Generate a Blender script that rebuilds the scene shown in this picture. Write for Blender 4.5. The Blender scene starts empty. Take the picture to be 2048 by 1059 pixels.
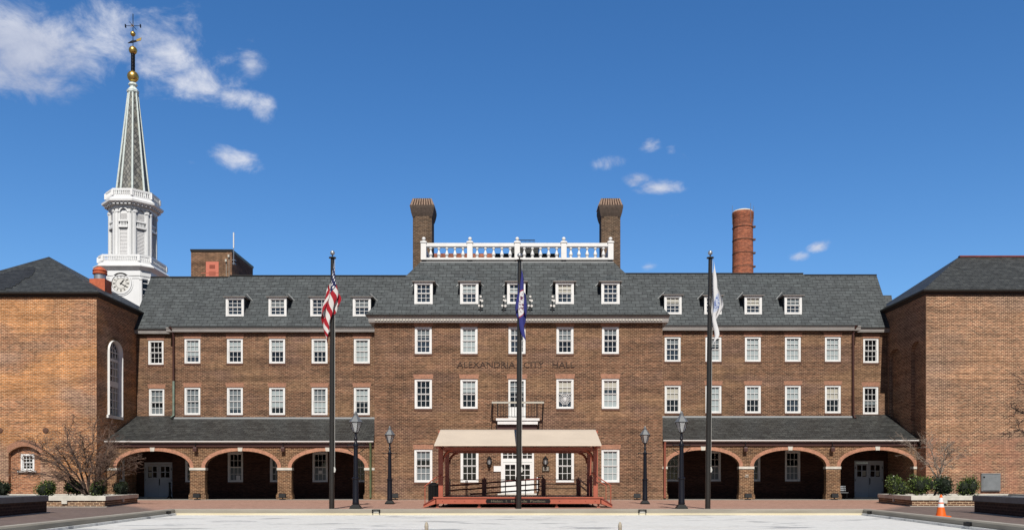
import bpy, math, random
from mathutils import Vector
R = math.radians
rnd = random.Random(7)

# ------------------------------------------------------------------ camera, sky, sun
F, CX, CY, H = 1680.0, 1038.0, 968.0, 1.0          # lens and eye measured from the photograph (2048 px wide)
scene = bpy.context.scene
col = scene.collection
cam = bpy.data.cameras.new("camera")
camo = bpy.data.objects.new("camera", cam); col.objects.link(camo)
camo.location = (0, 0, H); camo.rotation_euler = (R(90), 0, 0)
cam.sensor_width = 36; cam.lens = 36 * F / 2048
cam.shift_x = -(CX - 1024) / 2048; cam.shift_y = (CY - 529.5) / 2048
cam.clip_start = 0.1; cam.clip_end = 6000
scene.camera = camo
SUN_EL, SUN_AZ = 45.0, 2.2                           # sun behind the camera, a little to its right
sun = bpy.data.lights.new("sun", 'SUN'); suno = bpy.data.objects.new("sun", sun); col.objects.link(suno)
sun.energy = 4.6; sun.angle = R(0.5); sun.color = (1.0, 0.95, 0.87)
sd = Vector((math.sin(R(SUN_AZ)) * math.cos(R(SUN_EL)), -math.cos(R(SUN_AZ)) * math.cos(R(SUN_EL)), math.sin(R(SUN_EL))))
suno.rotation_euler = sd.to_track_quat('Z', 'Y').to_euler()
suno.location = (20, -60, 80)
vs = scene.view_settings
vs.view_transform = 'Standard'; vs.look = 'None'; vs.exposure = 0.0; vs.gamma = 1.0
scene.cycles.max_bounces = 6; scene.cycles.diffuse_bounces = 1
scene.cycles.caustics_reflective = False; scene.cycles.caustics_refractive = False

def direction(px, py):
    return Vector(((px - CX) / F, 1.0, (CY - py) / F)).normalized()

class NT:
    """small helper for node trees"""
    def __init__(s, tree): s.t = tree; s.n = tree.nodes; s.l = tree.links
    def new(s, typ, **kw):
        n = s.n.new(typ)
        for k, v in kw.items():
            if k == 'ins':
                for a, b in v.items(): s.set(n.inputs[a], b)
            else: setattr(n, k, v)
        return n
    def set(s, inp, v):
        if hasattr(v, 'is_output'): s.l.new(v, inp)
        else: inp.default_value = v
    def math(s, op, a, b=None, c=None, clamp=False):
        n = s.new('ShaderNodeMath', operation=op, use_clamp=clamp)
        for i, v in enumerate((a, b, c)):
            if v is not None: s.set(n.inputs[i], v)
        return n.outputs[0]
    def vec(s, op, a, b=None):
        n = s.new('ShaderNodeVectorMath', operation=op); s.set(n.inputs[0], a)
        if b is not None: s.set(n.inputs[1], b)
        return n.outputs['Value'] if op in ('LENGTH', 'DOT_PRODUCT', 'DISTANCE') else n.outputs[0]
    def mix(s, f, a, b, typ='MIX'):
        n = s.new('ShaderNodeMix', data_type='RGBA', blend_type=typ)
        s.set(n.inputs[0], f); s.set(n.inputs[6], a); s.set(n.inputs[7], b)
        return n.outputs[2]
    def ramp(s, v, a, b, lo=0.0, hi=1.0, smooth=True):
        n = s.new('ShaderNodeMapRange', interpolation_type='SMOOTHSTEP' if smooth else 'LINEAR')
        s.set(n.inputs[0], v); n.inputs[1].default_value = a; n.inputs[2].default_value = b
        n.inputs[3].default_value = lo; n.inputs[4].default_value = hi
        return n.outputs[0]
    def noise(s, v, scale, detail=4, rough=0.55, dist=0.0):
        n = s.new('ShaderNodeTexNoise'); s.set(n.inputs['Vector'], v)
        n.inputs['Scale'].default_value = scale; n.inputs['Detail'].default_value = detail
        n.inputs['Roughness'].default_value = rough; n.inputs['Distortion'].default_value = dist
        return n.outputs['Fac']

world = bpy.data.worlds.new("World"); scene.world = world; world.use_nodes = True
w = NT(world.node_tree); w.n.clear()
sky = w.new('ShaderNodeTexSky', sky_type='NISHITA')
sky.sun_disc = False; sky.sun_elevation = R(SUN_EL); sky.sun_rotation = R(180 - SUN_AZ)
sky.altitude = 0; sky.air_density = 1.0; sky.dust_density = 0.5; sky.ozone_density = 4.5
hsv = w.new('ShaderNodeHueSaturation', ins={'Hue': .504, 'Saturation': 1.24, 'Value': 1.12, 'Color': sky.outputs[0]})
dirv = w.new('ShaderNodeTexCoord').outputs['Generated']
dsp = w.new('ShaderNodeSeparateXYZ', ins={0: dirv})
deep = w.math('MULTIPLY', w.ramp(dsp.outputs[1], -.1, .70, .30, 1.0), w.ramp(dsp.outputs[2], .52, .80, 1.0, .35))   # sky dimmed overhead and behind the camera to cut shadow fill
bg1 = w.new('ShaderNodeBackground', ins={'Color': hsv.outputs[0], 'Strength': w.math('MULTIPLY', deep, 0.122)})
CLOUDS = [  # px, py, half width, half height, weight
    (35, 95, 150, 95, 1.5), (100, 125, 90, 66, 1.25), (235, 72, 95, 56, .92), (330, 110, 110, 74, 1.0), (395, 165, 95, 44, 1.05), (440, 110, 80, 50, .62),
    (470, 196, 55, 26, .95), (520, 216, 34, 27, .95), (500, 125, 38, 30, .78), (490, 58, 40, 28, .55), (375, 40, 60, 30, .6),
    (468, 318, 58, 24, 1.05), (385, 326, 22, 11, .6), (90, 198, 22, 14, .55),
    (1300, 288, 24, 15, .78), (1216, 327, 36, 15, .55), (1268, 360, 34, 14, .86), (1318, 375, 50, 15, .98), (1344, 297, 13, 17, .5),
    (1374, 312, 26, 17, .5), (1637, 494, 28, 13, 1.0), (1598, 514, 24, 13, .98), (1300, 534, 24, 11, .85), (1345, 430, 22, 8, .5)]
dens = None
for (px, py, rx, ry, wt) in CLOUDS:
    c = direction(px, py)
    sc = 1.0 / (Vector(((px - CX) / F, 1.0, (CY - py) / F)).length)       # a pixel is a smaller angle off axis
    d = w.vec('SUBTRACT', dirv, tuple(c))
    d = w.vec('MULTIPLY', d, (F / rx / sc * 1.05, F / rx / sc * .6, F / ry / sc * 1.05))
    l = w.vec('LENGTH', d)
    v = w.ramp(l, 0.0, 1.62, wt, 0.0)
    dens = v if dens is None else w.math('MAXIMUM', dens, v)
nz = w.noise(w.vec('MULTIPLY', dirv, (1.0, 1.0, 1.5)), 21.0, 9, 0.64, 0.35)
nz2 = w.noise(w.vec('MULTIPLY', dirv, (1.0, 1.0, 1.3)), 7.0, 3, 0.5)
val = w.math('ADD', dens, w.math('MULTIPLY', w.math('SUBTRACT', nz, 0.5), 2.3))
mask = w.ramp(val, 0.32, 1.38)
mask = w.math('MULTIPLY', mask, w.ramp(dens, 0.02, 0.30))
mask = w.math('MULTIPLY', mask, 0.95)
shade = w.ramp(w.math('ADD', nz2, w.math('MULTIPLY', nz, .5)), 0.5, 1.0)
ccol = w.mix(shade, (0.44, 0.50, 0.67, 1), (0.80, 0.83, 0.92, 1))
bg2 = w.new('ShaderNodeBackground', ins={'Color': ccol, 'Strength': 0.95})
mixs = w.new('ShaderNodeMixShader'); w.l.new(mask, mixs.inputs[0]); w.l.new(bg1.outputs[0], mixs.inputs[1]); w.l.new(bg2.outputs[0], mixs.inputs[2])
wo = w.new('ShaderNodeOutputWorld'); w.l.new(mixs.outputs[0], wo.inputs[0])
world.cycles.sampling_method = 'MANUAL'; world.cycles.sample_map_resolution = 512

# ------------------------------------------------------------------ helpers
def X(px, Y): return (px - CX) * Y / F
def Z(py, Y): return H + (CY - py) * Y / F
def P(px, py, Y): return Vector((X(px, Y), Y, Z(py, Y)))

class MB:
    def __init__(s, xf=None): s.v = []; s.f = []; s.m = []; s.uv = None; s.xf = xf
    def add(s, verts, faces, mi=0):
        b = len(s.v)
        for p in verts: s.v.append(tuple(s.xf(*p)) if s.xf else tuple(p))
        for f in faces: s.f.append([b + i for i in f]); s.m.append(mi)
        return s
    def box(s, x0, x1, y0, y1, z0, z1, mi=0):
        return s.add([(x0, y0, z0), (x1, y0, z0), (x1, y1, z0), (x0, y1, z0), (x0, y0, z1), (x1, y0, z1), (x1, y1, z1), (x0, y1, z1)],
                     [(0, 3, 2, 1), (4, 5, 6, 7), (0, 1, 5, 4), (1, 2, 6, 5), (2, 3, 7, 6), (3, 0, 4, 7)], mi)
    def bbox(s, x0, x1, y0, y1, z0, z1, b=0.01, mi=0):
        """box with chamfered vertical edges and top"""
        ring = lambda i, z: [(x0 + i + b, y0 + i, z), (x1 - i - b, y0 + i, z), (x1 - i, y0 + i + b, z), (x1 - i, y1 - i - b, z), (x1 - i - b, y1 - i, z), (x0 + i + b, y1 - i, z), (x0 + i, y1 - i - b, z), (x0 + i, y0 + i + b, z)]
        return s.loft([ring(0, z0), ring(0, z1 - b), ring(b, z1)], mi)
    def poly(s, pts, mi=0): return s.add(pts, [tuple(range(len(pts)))], mi)
    def loft(s, rings, mi=0, cap=True):
        n = len(rings[0]); vs_ = [p for r in rings for p in r]; fs = []
        for k in range(len(rings) - 1):
            for i in range(n):
                j = (i + 1) % n
                fs.append((k * n + i, k * n + j, (k + 1) * n + j, (k + 1) * n + i))
        if cap:
            fs.append(tuple(reversed(range(n)))); fs.append(tuple((len(rings) - 1) * n + i for i in range(n)))
        return s.add(vs_, fs, mi)
    def rects(s, levels, mi=0, cap=True):
        """loft of axis-aligned rectangles (x0,x1,y0,y1,z)"""
        return s.loft([[(a, c, z), (b, c, z), (b, d, z), (a, d, z)] for (a, b, c, d, z) in levels], mi, cap)
    def lathe(s, prof, cx, cy, n=16, mi=0, ph=0.0, cap=True):
        return s.loft([[(cx + r * math.cos(ph + 2 * math.pi * i / n), cy + r * math.sin(ph + 2 * math.pi * i / n), z) for i in range(n)] for (r, z) in prof], mi, cap)
    def tube(s, pts, rad, n=8, mi=0, cap=True):
        pts = [Vector(p) for p in pts]
        if not hasattr(rad, '__len__'): rad = [rad] * len(pts)
        rings = []
        for i, p in enumerate(pts):
            d = (pts[min(i + 1, len(pts) - 1)] - pts[max(i - 1, 0)]).normalized()
            a = d.cross(Vector((0, 0, 1)) if abs(d.z) < .9 else Vector((1, 0, 0))).normalized(); b = d.cross(a)
            rings.append([tuple(p + (a * math.cos(2 * math.pi * k / n) + b * math.sin(2 * math.pi * k / n)) * rad[i]) for k in range(n)])
        return s.loft(rings, mi, cap)
    def ball(s, c, r, n=14, mi=0, sz=1.0):
        return s.lathe([(max(r * math.sin(math.pi * k / 8), 1e-4), c[2] - r * sz * math.cos(math.pi * k / 8)) for k in range(9)], c[0], c[1], n, mi)
    def prism(s, pts, y0, y1, mi=0):
        """polygon in x,z extruded along y"""
        return s.loft([[(x, y0, z) for x, z in pts], [(x, y1, z) for x, z in pts]], mi)
    def build(s, name, mat, parent=None, smooth=False, loc=None):
        me = bpy.data.meshes.new(name)
        o = bpy.data.objects.new(name, me); col.objects.link(o)
        org = Vector((0, 0, 0))
        if parent is not None:
            o.parent = parent; org = worg(parent)
        elif loc is not None:
            org = Vector(loc); o.location = org
        me.from_pydata([(a - org.x, b - org.y, c - org.z) for a, b, c in s.v], [], s.f)
        for mm in (mat if isinstance(mat, (list, tuple)) else [mat]): me.materials.append(mm)
        for i, p in enumerate(me.polygons):
            p.material_index = s.m[i]; p.use_smooth = smooth
        me.update()
        if smooth:
            try: me.set_sharp_from_angle(angle=R(40))
            except Exception: pass
        return o

def worg(o):
    v = Vector(o.location)
    while o.parent: o = o.parent; v += Vector(o.location)
    return v
def tag(o, label=None, cat=None, group=None, kind=None):
    if label: o['label'] = label
    if cat: o['category'] = cat
    if group: o['group'] = group
    if kind: o['kind'] = kind
    return o
def thing(name, loc, label, cat, group=None):
    o = bpy.data.objects.new(name, None); col.objects.link(o); o.location = loc
    o.empty_display_size = .3
    return tag(o, label, cat, group)
def children(o): return [c for c in bpy.data.objects if c.parent == o]
def copy_tree(o, parent=None):
    c = o.copy(); col.objects.link(c)
    if parent: c.parent = parent
    for ch in children(o): copy_tree(ch, c)
    return c
def text_mesh(body, size, extrude, fn):
    """text as triangles; fn maps local x,y (centred) and depth to the world"""
    cu = bpy.data.curves.new('lettering', 'FONT'); cu.body = body; cu.size = size; cu.extrude = extrude
    cu.align_x = 'CENTER'; cu.align_y = 'CENTER'; cu.resolution_u = 2
    o = bpy.data.objects.new('lettering', cu); col.objects.link(o)
    dg = bpy.context.evaluated_depsgraph_get(); dg.update()
    me = bpy.data.meshes.new_from_object(o.evaluated_get(dg))
    mb = MB(); mb.add([fn(*v.co) for v in me.vertices], [tuple(p.vertices) for p in me.polygons])
    bpy.data.objects.remove(o); bpy.data.meshes.remove(me); bpy.data.curves.remove(cu)
    return mb

# ------------------------------------------------------------------ materials
M = {}
def mat(name, color, rough=.6, metal=0.0, spec=.5, noise=None, bump=None, coat=0.0):
    m = bpy.data.materials.new(name); m.use_nodes = True
    t = NT(m.node_tree); b = t.n['Principled BSDF']
    b.inputs['Roughness'].default_value = rough; b.inputs['Metallic'].default_value = metal
    b.inputs['Specular IOR Level'].default_value = spec; b.inputs['Coat Weight'].default_value = coat
    c4 = (*color, 1)
    if noise:
        sc, amt = noise[:2]
        pos = t.new('ShaderNodeNewGeometry').outputs['Position']
        f = t.ramp(t.noise(pos, sc, 5, .6), .3, .7, 1 - amt, 1 + amt)
        t.set(b.inputs['Base Color'], t.vec('SCALE', c4[:3]) if False else t.mix(1.0, c4, t_gray(t, f), 'MULTIPLY'))
        if bump:
            bn = t.new('ShaderNodeBump', ins={'Strength': bump, 'Distance': .02, 'Height': t.noise(pos, sc * 4, 4)})
            t.l.new(bn.outputs[0], b.inputs['Normal'])
    else: b.inputs['Base Color'].default_value = c4
    M[name] = m
    return m
def t_gray(t, f):
    c = t.new('ShaderNodeCombineColor'); 
    for i in range(3): t.l.new(f, c.inputs[i])
    return c.outputs[0]

def wall_uv(t):
    g = t.new('ShaderNodeNewGeometry')
    sp = t.new('ShaderNodeSeparateXYZ', ins={0: g.outputs['Position']})
    sn = t.new('ShaderNodeSeparateXYZ', ins={0: g.outputs['True Normal']})
    side = t.math('GREATER_THAN', t.math('ABSOLUTE', sn.outputs[0]), t.math('ABSOLUTE', sn.outputs[1]))
    u = t.math('ADD', t.math('MULTIPLY', sp.outputs[1], side), t.math('MULTIPLY', sp.outputs[0], t.math('SUBTRACT', 1.0, side)))
    cv = t.new('ShaderNodeCombineXYZ', ins={0: u, 1: sp.outputs[2], 2: 0.0})
    return cv.outputs[0], g.outputs['Position'], sp

def brick_mat(name, c1, c2, mortar, patches=(), row=.098, width=.27, msize=.0145, rough=.85, bias=0.0, streak=.18, low=None):
    m = bpy.data.materials.new(name); m.use_nodes = True
    t = NT(m.node_tree); b = t.n['Principled BSDF']; b.inputs['Roughness'].default_value = rough
    b.inputs['Specular IOR Level'].default_value = .25
    uv, pos, sp = wall_uv(t)
    br = t.new('ShaderNodeTexBrick', offset=.5)
    t.set(br.inputs['Vector'], uv)
    br.inputs['Scale'].default_value = 1.0; br.inputs['Brick Width'].default_value = width; br.inputs['Row Height'].default_value = row
    br.inputs['Mortar Size'].default_value = msize; br.inputs['Mortar Smooth'].default_value = .2; br.inputs['Bias'].default_value = bias
    k1 = t.noise(t.vec('MULTIPLY', uv, (.55, 1.9, 1)), 1.0, 4, .6)
    ca = (*c1, 1); cb = (*c2, 1)
    for (pc, sc, lo, hi, off) in patches:
        f = t.ramp(t.noise(t.vec('ADD', t.vec('MULTIPLY', uv, (.5 * sc, 1.2 * sc, 1)), (off, off, 0)), 1.0, 3, .5), lo, hi)
        ca = t.mix(f, ca, (*pc, 1)); cb = t.mix(f, cb, (*[q * .62 for q in pc], 1))
    t.set(br.inputs['Color1'], ca); t.set(br.inputs['Color2'], cb); br.inputs['Mortar'].default_value = (*mortar, 1)
    f = t.ramp(k1, .25, .75, 1 - streak, 1 + streak)
    c = t.mix(1.0, br.outputs['Color'], t_gray(t, f), 'MULTIPLY')
    bands = t.noise(t.vec('MULTIPLY', uv, (.10, 2.4, 1)), 1.0, 4, .65)            # courses fired lighter or darker
    c = t.mix(1.0, c, t_gray(t, t.ramp(bands, .3, .7, 1 - streak * 1.1, 1 + streak * 1.1)), 'MULTIPLY')
    wet = t.noise(t.vec('MULTIPLY', uv, (1.1, .10, 1)), 1.0, 5, .7)                 # rain streaks
    c = t.mix(1.0, c, t_gray(t, t.ramp(wet, .3, .75, 1.10, .84)), 'MULTIPLY')
    if low:
        lf = t.math('MULTIPLY', t.ramp(sp.outputs[2], low[1], low[1] + .25, 1.0, 0.0), t.ramp(t.noise(t.vec('MULTIPLY', uv, (.55, .8, 1)), 1.0, 4, .6), .42, .58))
        c = t.mix(t.math('MULTIPLY', lf, .62), c, t.mix(.45, (*low[0], 1), c, 'MULTIPLY'))
    wn = t.noise(t.vec('MULTIPLY', uv, (3.4, 10.0, 1)), 1.0, 2, .6)          # brick to brick
    c = t.mix(1.0, c, t_gray(t, t.ramp(wn, .3, .7, .72, 1.3)), 'MULTIPLY')
    t.set(b.inputs['Base Color'], c)
    bn = t.new('ShaderNodeBump', invert=True, ins={'Strength': .35, 'Distance': .01, 'Height': br.outputs['Fac']})
    t.l.new(bn.outputs[0], b.inputs['Normal'])
    M[name] = m
    return m

def slate_mat(name, c1, c2, row=.22, width=.55, dark=(.02, .022, .024), tint=(.10, .105, .10)):
    m = bpy.data.materials.new(name); m.use_nodes = True
    t = NT(m.node_tree); b = t.n['Principled BSDF']; b.inputs['Roughness'].default_value = .55
    b.inputs['Specular IOR Level'].default_value = .35
    uv, pos, sp = wall_uv(t)
    wob = t.noise(t.vec('MULTIPLY', uv, (.9, 2.5, 1)), 1.0, 3, .6)
    cv = t.new('ShaderNodeCombineXYZ', ins={0: 0.0, 1: t.math('MULTIPLY', t.math('SUBTRACT', wob, .5), .14), 2: 0.0})
    br = t.new('ShaderNodeTexBrick', offset=.43)
    t.set(br.inputs['Vector'], t.vec('ADD', uv, cv.outputs[0]))
    br.inputs['Scale'].default_value = 1.0; br.inputs['Brick Width'].default_value = width; br.inputs['Row Height'].default_value = row
    br.inputs['Mortar Size'].default_value = .017; br.inputs['Mortar Smooth'].default_value = .3
    br.inputs['Color1'].default_value = (*c1, 1); br.inputs['Color2'].default_value = (*c2, 1); br.inputs['Mortar'].default_value = (*dark, 1)
    pt = t.ramp(t.noise(t.vec('MULTIPLY', uv, (.35, .6, 1)), 1.0, 4, .6), .45, .75)
    c = t.mix(t.math('MULTIPLY', pt, .6), br.outputs['Color'], t.mix(1.0, br.outputs['Color'], (*[q * 14 for q in tint], 1), 'MULTIPLY'))
    wn = t.noise(t.vec('MULTIPLY', uv, (1.7, 4.5, 1)), 1.0, 3, .7)
    c = t.mix(1.0, c, t_gray(t, t.ramp(wn, .3, .7, .72, 1.28)), 'MULTIPLY')
    st = t.ramp(t.noise(t.vec('MULTIPLY', uv, (4.0, .35, 1)), 1.0, 4, .7), .62, .8)    # lime runs down the slates
    c = t.mix(t.math('MULTIPLY', st, .25), c, (.20, .21, .20, 1))
    t.set(b.inputs['Base Color'], c)
    bn = t.new('ShaderNodeBump', invert=True, ins={'Strength': .6, 'Distance': .02, 'Height': br.outputs['Fac']})
    t.l.new(bn.outputs[0], b.inputs['Normal'])
    M[name] = m
    return m

brick_mat('brick_main', (.158, .071, .041), (.052, .024, .017), (.325, .216, .137), [((.195, .104, .055), .35, .48, .64, 3.0), ((.128, .065, .053), .45, .50, .68, 11.0)], bias=-.1, streak=.2)
brick_mat('brick_left', (.36, .140, .068), (.118, .050, .032), (.58, .40, .25), [((.50, .195, .058), .30, .44, .60, 5.0), ((.25, .135, .106), .26, .50, .64, 21.0)], bias=-.1, streak=.2)
brick_mat('brick_right', (.25, .108, .062), (.082, .040, .029), (.57, .395, .25), [((.34, .155, .082), .3, .5, .68, 31.0), ((.165, .090, .073), .4, .5, .68, 9.0)], bias=-.1, streak=.2, low=((.52, .27, .18), 3.9))
brick_mat('brick_chimney', (.118, .070, .043), (.055, .034, .024), (.21, .16, .115), streak=.12)
brick_mat('brick_red_old', (.42, .125, .066), (.25, .075, .046), (.34, .19, .12), row=.11, width=.28, msize=.012)
brick_mat('brick_pier', (.165, .080, .041), (.062, .030, .019), (.33, .22, .13), bias=-.1)
brick_mat('brick_arcade_shaded', (.075, .030, .021), (.045, .019, .014), (.07, .042, .03), bias=0)  # darker copy of the wall brick, with the arcade's shade in its colour
brick_mat('brick_dark', (.052, .022, .016), (.028, .014, .012), (.085, .055, .04))
brick_mat('brick_planter', (.20, .10, .055), (.08, .042, .03), (.52, .38, .25), bias=-.1)
brick_mat('brick_niche', (.42, .17, .085), (.24, .09, .05), (.46, .30, .19), [((.48, .21, .10), .4, .5, .7, 8.0)])
slate_mat('slate', (.084, .095, .100), (.060, .068, .073), row=.24, dark=(.018, .020, .022), tint=(.076, .079, .078))
slate_mat('slate_patch', (.040, .043, .046), (.030, .032, .035), row=.15, width=.42, tint=(.07, .07, .07))
slate_mat('slate_dark', (.060, .063, .061), (.034, .036, .037), row=.13, width=.40, dark=(.014, .015, .015), tint=(.08, .08, .078))
slate_mat('slate_wing', (.066, .071, .071), (.044, .047, .047), row=.15, width=.42, tint=(.078, .078, .076))
mat('white_paint', (.80, .80, .79), .45, noise=(1.5, .05))
mat('louvre_paint', (.74, .74, .75), .5)
mat('cornice_paint', (.31, .29, .275), .5, noise=(1.2, .08))
mat('white_tower', (.82, .83, .84), .45, noise=(.8, .04))
mat('shade_blind', (.36, .42, .43), .5, coat=.25)
mat('grey_blind', (.16, .19, .205), .5, coat=.25)
mat('cream_blind', (.48, .46, .39), .5, coat=.2)
mat('lintel_brick', (.36, .18, .115), .85, noise=(9, .22))
mat('arch_brick', (.45, .215, .135), .85, noise=(7, .22))
mat('crown_strip', (.26, .18, .135), .85, noise=(8, .25))
mat('crown_brick', (.075, .054, .043), .85, noise=(8, .25))
mat('mortar', (.42, .28, .19), .9)
mat('sill_brick', (.115, .055, .035), .85, noise=(8, .25))
mat('limestone', (.60, .57, .50), .75, noise=(3, .12))
mat('concrete', (.40, .37, .32), .85, noise=(2.2, .2), bump=.3)
mat('gutter_dark', (.028, .027, .026), .45)
mat('gutter_white', (.66, .64, .62), .35)
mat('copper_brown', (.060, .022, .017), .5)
mat('verdigris', (.20, .26, .21), .6, noise=(3, .25))
mat('moss_green_pipe', (.10, .125, .06), .6, noise=(2, .25))
mat('red_pipe', (.30, .09, .06), .55)
mat('lead_flashing', (.42, .43, .43), .4, metal=.3)
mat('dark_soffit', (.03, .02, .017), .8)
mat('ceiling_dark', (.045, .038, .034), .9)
mat('door_blue', (.58, .61, .66), .5, noise=(1.3, .06))
mat('black_iron', (.008, .008, .009), .5, spec=.25)
mat('black_blue', (.007, .008, .014), .42, spec=.3)
mat('bronze_pole', (.050, .046, .042), .34, metal=.55, spec=.5)
mat('gilt', (.62, .42, .13), .38, metal=.85, noise=(4, .2))
mat('spire_rib', (.68, .76, .74), .5, noise=(3, .1))
mat('salmon_paint', (.42, .118, .072), .42, noise=(2.5, .08))
mat('maroon_shaded_paint', (.20, .035, .026), .42, noise=(2.5, .08))  # dark copy of the stage paint for rails and timbers in shade
mat('deck_wood', (.105, .045, .032), .5, noise=(3, .25))
mat('canvas', (.62, .525, .425), .85, noise=(.9, .04))
mat('letter_brown', (.042, .024, .017), .85)
mat('sign_gold', (.19, .165, .11), .5)
mat('paper', (.80, .80, .80), .6)
mat('ink', (.05, .05, .055), .7)
mat('plaque_metal', (.055, .040, .028), .4, metal=.4)
mat('plaque_field', (.26, .24, .20), .5)
mat('roof_copper_red', (.52, .13, .06), .45, noise=(4, .15))
mat('roof_red_ridge', (.20, .045, .040), .6, noise=(2, .2))
mat('galvanised', (.50, .52, .54), .35, metal=.7)
mat('cabinet_steel', (.30, .32, .33), .42, metal=.5, noise=(2, .12))
mat('cone_orange', (.80, .14, .012), .45)
mat('cone_white', (.80, .80, .80), .4)
mat('bark_brown', (.085, .056, .044), .9, noise=(9, .3))
mat('twig_brown', (.15, .098, .075), .9, noise=(5, .3))
mat('bark_grey', (.26, .21, .17), .9, noise=(9, .3))
mat('soil', (.045, .030, .022), .95, noise=(4, .3))
mat('lens_lamp', (.85, .85, .82), .25)
mat('granite_cap', (.15, .16, .17), .6, noise=(5, .15))
mat('rope', (.55, .55, .52), .8)
mat('coral_steel', (.62, .185, .12), .45)
mat('nozzle', (.36, .31, .24), .6, noise=(6, .25))

# dark window glass: mirrors the open square opposite
def glass_mat(name, base, rough):
    m = mat(name, base, rough, spec=.8)
    return m
glass_mat('pane_dark', (.006, .007, .009), .05)
glass_mat('pane_blue', (.030, .042, .058), .07)
m = bpy.data.materials.new('lantern_glass'); m.use_nodes = True; t = NT(m.node_tree); t.n.remove(t.n['Principled BSDF'])
gl = t.new('ShaderNodeBsdfGlossy', ins={'Roughness': .06}); tr = t.new('ShaderNodeBsdfTransparent', ins={'Color': (.95, .96, .97, 1)})
fr = t.new('ShaderNodeFresnel', ins={'IOR': 1.4}); mx = t.new('ShaderNodeMixShader')
fd = t.new('ShaderNodeBsdfDiffuse', ins={'Color': (.75, .77, .78, 1)}); fm = t.new('ShaderNodeMixShader', ins={0: .42}); t.l.new(tr.outputs[0], fm.inputs[1]); t.l.new(fd.outputs[0], fm.inputs[2])   # panes mixed with diffuse white
t.l.new(fr.outputs[0], mx.inputs[0]); t.l.new(fm.outputs[0], mx.inputs[1]); t.l.new(gl.outputs[0], mx.inputs[2])
t.l.new(mx.outputs[0], t.n['Material Output'].inputs[0]); M['lantern_glass'] = m

# leaves
def leaf_mat(name, a, b2):
    m = bpy.data.materials.new(name); m.use_nodes = True; t = NT(m.node_tree); b = t.n['Principled BSDF']
    b.inputs['Roughness'].default_value = .42
    g = t.new('ShaderNodeNewGeometry')
    t.set(b.inputs['Base Color'], t.mix(g.outputs['Random Per Island'], (*a, 1), (*b2, 1)))
    M[name] = m
leaf_mat('leaf_green', (.022, .045, .010), (.13, .18, .035))
leaf_mat('leaf_deep', (.010, .022, .010), (.040, .065, .025))
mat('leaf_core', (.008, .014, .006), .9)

# spire slates: diamond lattice
m = bpy.data.materials.new('spire_slate'); m.use_nodes = True; t = NT(m.node_tree); b = t.n['Principled BSDF']; b.inputs['Roughness'].default_value = .6
uv, pos, sp = wall_uv(t)
ang = t.new('ShaderNodeMapping'); t.set(ang.inputs['Vector'], t.vec('MULTIPLY', uv, (1.5, .85, 1))); ang.inputs['Rotation'].default_value = (0, 0, R(45))
vo = t.new('ShaderNodeTexBrick', offset=0.0); t.set(vo.inputs['Vector'], ang.outputs[0])
vo.inputs['Scale'].default_value = 1.0; vo.inputs['Brick Width'].default_value = .33; vo.inputs['Row Height'].default_value = .33; vo.inputs['Mortar Size'].default_value = .03
vo.inputs['Color1'].default_value = (.25, .25, .235, 1); vo.inputs['Color2'].default_value = (.10, .10, .098, 1); vo.inputs['Mortar'].default_value = (.035, .04, .04, 1)
pn = t.ramp(t.noise(pos, 1.6, 3, .6), .5, .72)
t.set(b.inputs['Base Color'], t.mix(t.math('MULTIPLY', pn, .5), vo.outputs['Color'], (.40, .38, .30, 1))); M['spire_slate'] = m

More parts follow.
